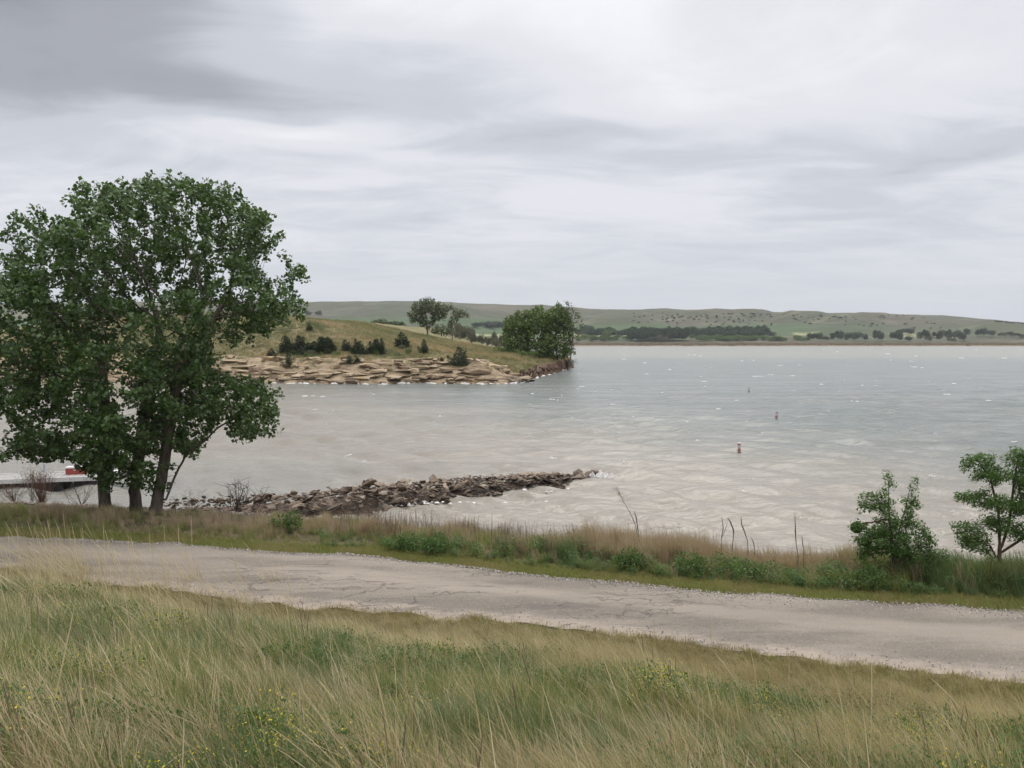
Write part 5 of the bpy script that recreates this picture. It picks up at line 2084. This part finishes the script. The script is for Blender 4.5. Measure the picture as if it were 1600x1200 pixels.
# ------------------------------------------------------------------ single plants that stand out
def twig_bush(name, base, h, spread, n, label, cat, group, mat, seed, lean=0.0, sub=3, r0=0.012):
    r = np.random.default_rng(seed)
    mb = MB()
    for k in range(n):
        a = r.uniform(0, 6.28)
        q = r.uniform(.25, 1) * spread
        tip = np.array([math.cos(a) * q - lean * h, math.sin(a) * q * .7, h * r.uniform(.6, 1)])
        mid = tip * .5 + np.array([0, 0, -h * .03]) + r.normal(0, .06 * h, 3)
        s0 = np.array([r.normal(0, .05), r.normal(0, .05), -.08])
        mb.tube([s0, mid * .5, mid, tip * .8 + r.normal(0, .02, 3), tip], [r0, r0 * .8, r0 * .65, r0 * .45, r0 * .25], 4)
        for j in range(sub):
            t = r.uniform(.35, .9)
            p = mid * (1 - t) + tip * t if t > .5 else mid
            e_ = p + np.array([r.normal(0, .18) * h, r.normal(0, .12) * h, r.uniform(.06, .26) * h])
            mb.tube([p, (p + e_) / 2 + r.normal(0, .012, 3), e_], [r0 * .5, r0 * .4, r0 * .2], 3)
    e = mb.build(name, mat)
    e.location = [float(c) for c in base]
    tag(e, label, cat, group)
    return e


def solos():
    dk = plain('dead_wood', (0.075, 0.06, 0.055), 0.95, 0.3, 10)
    br = plain('red_brown_twig', (0.14, 0.085, 0.06), 0.95, 0.3, 10)
    gy = plain('grey_twig', (0.23, 0.20, 0.18), 0.95, 0.25, 10)
    b = shore_pt(370, 0.5)
    twig_bush('dead_shrub', b, 1.75, .8, 18, 'bare leafless shrub with upright grey twigs at the root of the jetty', 'dead shrub', None, dk, 1, .0, 3, .020)
    b = shore_pt(394, 0.3)
    twig_bush('dead_shrub', b, 1.5, .5, 8, 'smaller bare shrub leaning right beside the upright dead one', 'dead shrub', None, dk, 2, -.3, 3, .018)
    b = shore_pt(300, 1.4)
    twig_bush('dead_shrub', b, 1.0, 1.0, 14, 'low tangled bare shrub right of the forked cottonwood trunk', 'dead shrub', None, gy, 3, .05, 4, .010)
    b = shore_pt(128, 1.6)
    twig_bush('dead_shrub', b, 1.4, 1.1, 14, 'tangle of thin dead twigs left of the left cottonwood trunk', 'dead shrub', None, dk, 4, 0, 4, .010)
    b = shore_pt(66, 1.8)
    twig_bush('brown_shrub', b, 1.65, .85, 70, 'dense red brown twiggy shrub below the white dock', 'shrub', None, br, 5, 0.02, 4, .010)
    b = shore_pt(24, 2.2)
    twig_bush('brown_shrub', b, 1.1, .9, 40, 'low brown twiggy shrub at the left edge by the dock', 'shrub', None, br, 6, 0.0, 4, .009)
    # weed with pale leaves in front of the dock
    r = np.random.default_rng(12)
    b = shore_pt(50, 0.8)
    n = 420
    C = np.stack([r.normal(0, .28, n), r.normal(0, .25, n), 1.1 + np.abs(r.normal(0.35, .35, n))], -1)
    pl = leaf_mat('pale_leaf', (0.22, 0.22, 0.17), (0.34, 0.33, 0.27), None, trans=.2)
    e = empty('pale_shrub', b, 'pale grey leaved shrub standing before the white dock', 'shrub')
    v, f = leaves(C, r.normal(size=(n, 3)) + [-.3, 0, .3], r.normal(size=(n, 3)), r.uniform(.05, .1, n), r.uniform(.02, .04, n))
    obj('foliage', v, f, pl, e)
    mb = MB()
    for k in range(8):
        q = C[int(r.integers(n))]
        mb.tube([(r.normal(0, .05), r.normal(0, .05), -.05), q * [.5, .5, .55], q], [.012, .01, .004], 4)
    mb.build('stems', gy, e)

    # tall dead stalks along the shore
    def stalk(pts, rad, label, extra=()):
        base = verge(pts[0][0], 3.0)
        Y = base[1]
        P = [np.array(at(x, y, Y)) - base for x, y in pts]
        P = [np.array([0, 0, -.1])] + P
        rad = rad * 0.62
        mb = MB().tube(P, [rad * .7] + [rad * (.75 + .5 * (i >= len(pts) // 2)) for i in range(len(pts) - 1)] + [rad * .6], 6)
        e = empty('dead_stalk', base, label, 'dead stalk', 'tall dead stalks at the shore')
        mb.build('stem', dk, e, True)
        for seg in extra:
            Q = [np.array(at(x, y, Y)) - base for x, y in seg]
            MB().tube(Q, [rad * .8] * (len(Q) - 1) + [rad * .4], 5).build('side_branch', dk, e, True)
    stalk([(1000, 850), (998, 838), (996, 822), (994, 808), (991, 799)], .018, 'short dark stalk just right of the tall wispy weed')
    stalk([(1127, 860), (1127, 842), (1130, 825), (1128, 808)], .016, 'leftmost stalk of the crooked group standing in the tan grass', [((1127, 842), (1133, 828), (1137, 816))])
    stalk([(1144, 858), (1146, 838), (1146, 828), (1141, 815), (1137, 810)], .022, 'thick crooked stalk bent left, in the middle of the group in the tan grass')
    stalk([(1169, 860), (1168, 845), (1163, 830), (1159, 820), (1158, 808)], .018, 'single dark stalk bent left, standing right of the crooked group')
    stalk([(1179, 860), (1178, 850), (1174, 840)], .016, 'short stump like stalk at the right of the crooked group')
    stalk([(1247, 868), (1244, 850), (1243, 832), (1242, 805)], .020, 'straight upright stalk with a knob halfway, left of the young trees', [((1244, 832), (1240, 829))])
    stalk([(1256, 862), (1254, 848), (1253, 838)], .014, 'thin short stalk beside the straight knobbed one')
    stalk([(769, 850), (768, 835), (769, 802)], .014, 'thin upright stalk over the brown weeds near the middle of the shore')
    stalk([(895, 846), (897, 830), (893, 817)], .012, 'curved thin stalk at the left end of the tan grass')
    # the wispy tall weed
    base = verge(997, 3.2)
    Y = base[1]
    e = empty('tall_weed', base, 'tall wispy leaning weed with feathery top standing over the shore grass', 'tall weed')
    P = [np.array([0, 0, -.1])] + [np.array(at(x, y, Y)) - base for x, y in [(997, 845), (993, 820), (984, 800), (974, 783), (968, 770)]]
    MB().tube(P, [.014, .012, .011, .009, .007, .004], 5).build('stem', gy, e, True)
    mb = MB()
    for k in range(16):
        t = r.uniform(0.55, 1)
        i = 3 if t < .7 else 4
        p = P[i] * (1 - (t % .25) * 4) + P[i + 1] * (t % .25) * 4
        mb.tube([p, p + np.array([-r.uniform(.02, .15), r.normal(0, .05), r.uniform(.05, .22)]), p + np.array([-r.uniform(.08, .30), r.normal(0, .08), r.uniform(.15, .32)])], [.004, .003, .002], 3)
    mb.build('plume', gy, e)

    # broad leaved bushes along the verge
    bush_lab = [(632, 862, .55, .55, 'dark green rounded bush at the verge, left of the brown weeds'),
                (680, 868, .6, .6, 'dark leafy bush beside the road under the brown weeds'),
                (985, 893, .6, .62, 'darkest leafy bush at the verge, below the tall wispy weed'),
                (1085, 900, .75, .6, 'bright leafy bush at the verge below the crooked dead stalks'),
                (1180, 908, .8, .55, 'spreading bright green bush at the verge, left of the knobbed stalk'),
                (1345, 920, .75, .5, 'dark low bush at the foot of the young feathery tree'),
                (452, 832, .55, .7, 'light green leafy weed clump at the root of the jetty')]
    for k, (px, py, w, h, lab) in enumerate(bush_lab):
        q = np.random.default_rng(1400 + k)
        b = pixg(px, py)
        n = 900
        d = q.normal(size=(n, 3))
        d /= np.linalg.norm(d, axis=1, keepdims=True)
        C = d * (q.random((n, 1)) ** .45) * [w, w * .6, h * .5] * (1 + .25 * np.sin(5 * d[:, :1] + k)) + [0, 0, h * .5]
        C[:, 2] = np.maximum(C[:, 2], .02)
        v, f = leaves(C, d + q.normal(0, .6, (n, 3)), q.normal(size=(n, 3)) * .7 + [0, -.2, 1], q.uniform(.05, .12, n), q.uniform(.022, .05, n))
        e = empty('leafy_bush', b, lab, 'bush', 'leafy bushes along the verge')
        tag(obj('foliage', v, f, G_FORB, e), kind='stuff')
        mb = MB()
        for j in range(9):
            c = C[int(q.integers(n))]
            mb.tube([(c[0] * .1, c[1] * .1, -.05), c * [.5, .5, .6], c], [.012, .009, .004], 4)
        mb.build('stems', br, e)


solos()


# ------------------------------------------------------------------ haze
def haze():
    x0, x1, y0, y1, z0, z1 = -7000, 7000, -60, 5400, -6, 190
    mb = MB().box(((x0 + x1) / 2, (y0 + y1) / 2, (z0 + z1) / 2), (x1 - x0, y1 - y0, z1 - z0))
    m = bpy.data.materials.new('haze')
    m.use_nodes = True
    nt = m.node_tree
    nt.nodes.clear()
    o = nt.nodes.new('ShaderNodeOutputMaterial')
    v = nt.nodes.new('ShaderNodeVolumePrincipled')
    v.inputs['Color'].default_value = (0.86, 0.91, 1.0, 1)
    v.inputs['Density'].default_value = HAZE
    v.inputs['Anisotropy'].default_value = 0.2
    nt.links.new(v.outputs[0], o.inputs['Volume'])
    h = mb.build('haze', m)
    tag(h, 'thin pale haze in the air over the lake', 'haze', None, 'stuff')


HAZE = 0.62e-4
if HAZE:
    haze()
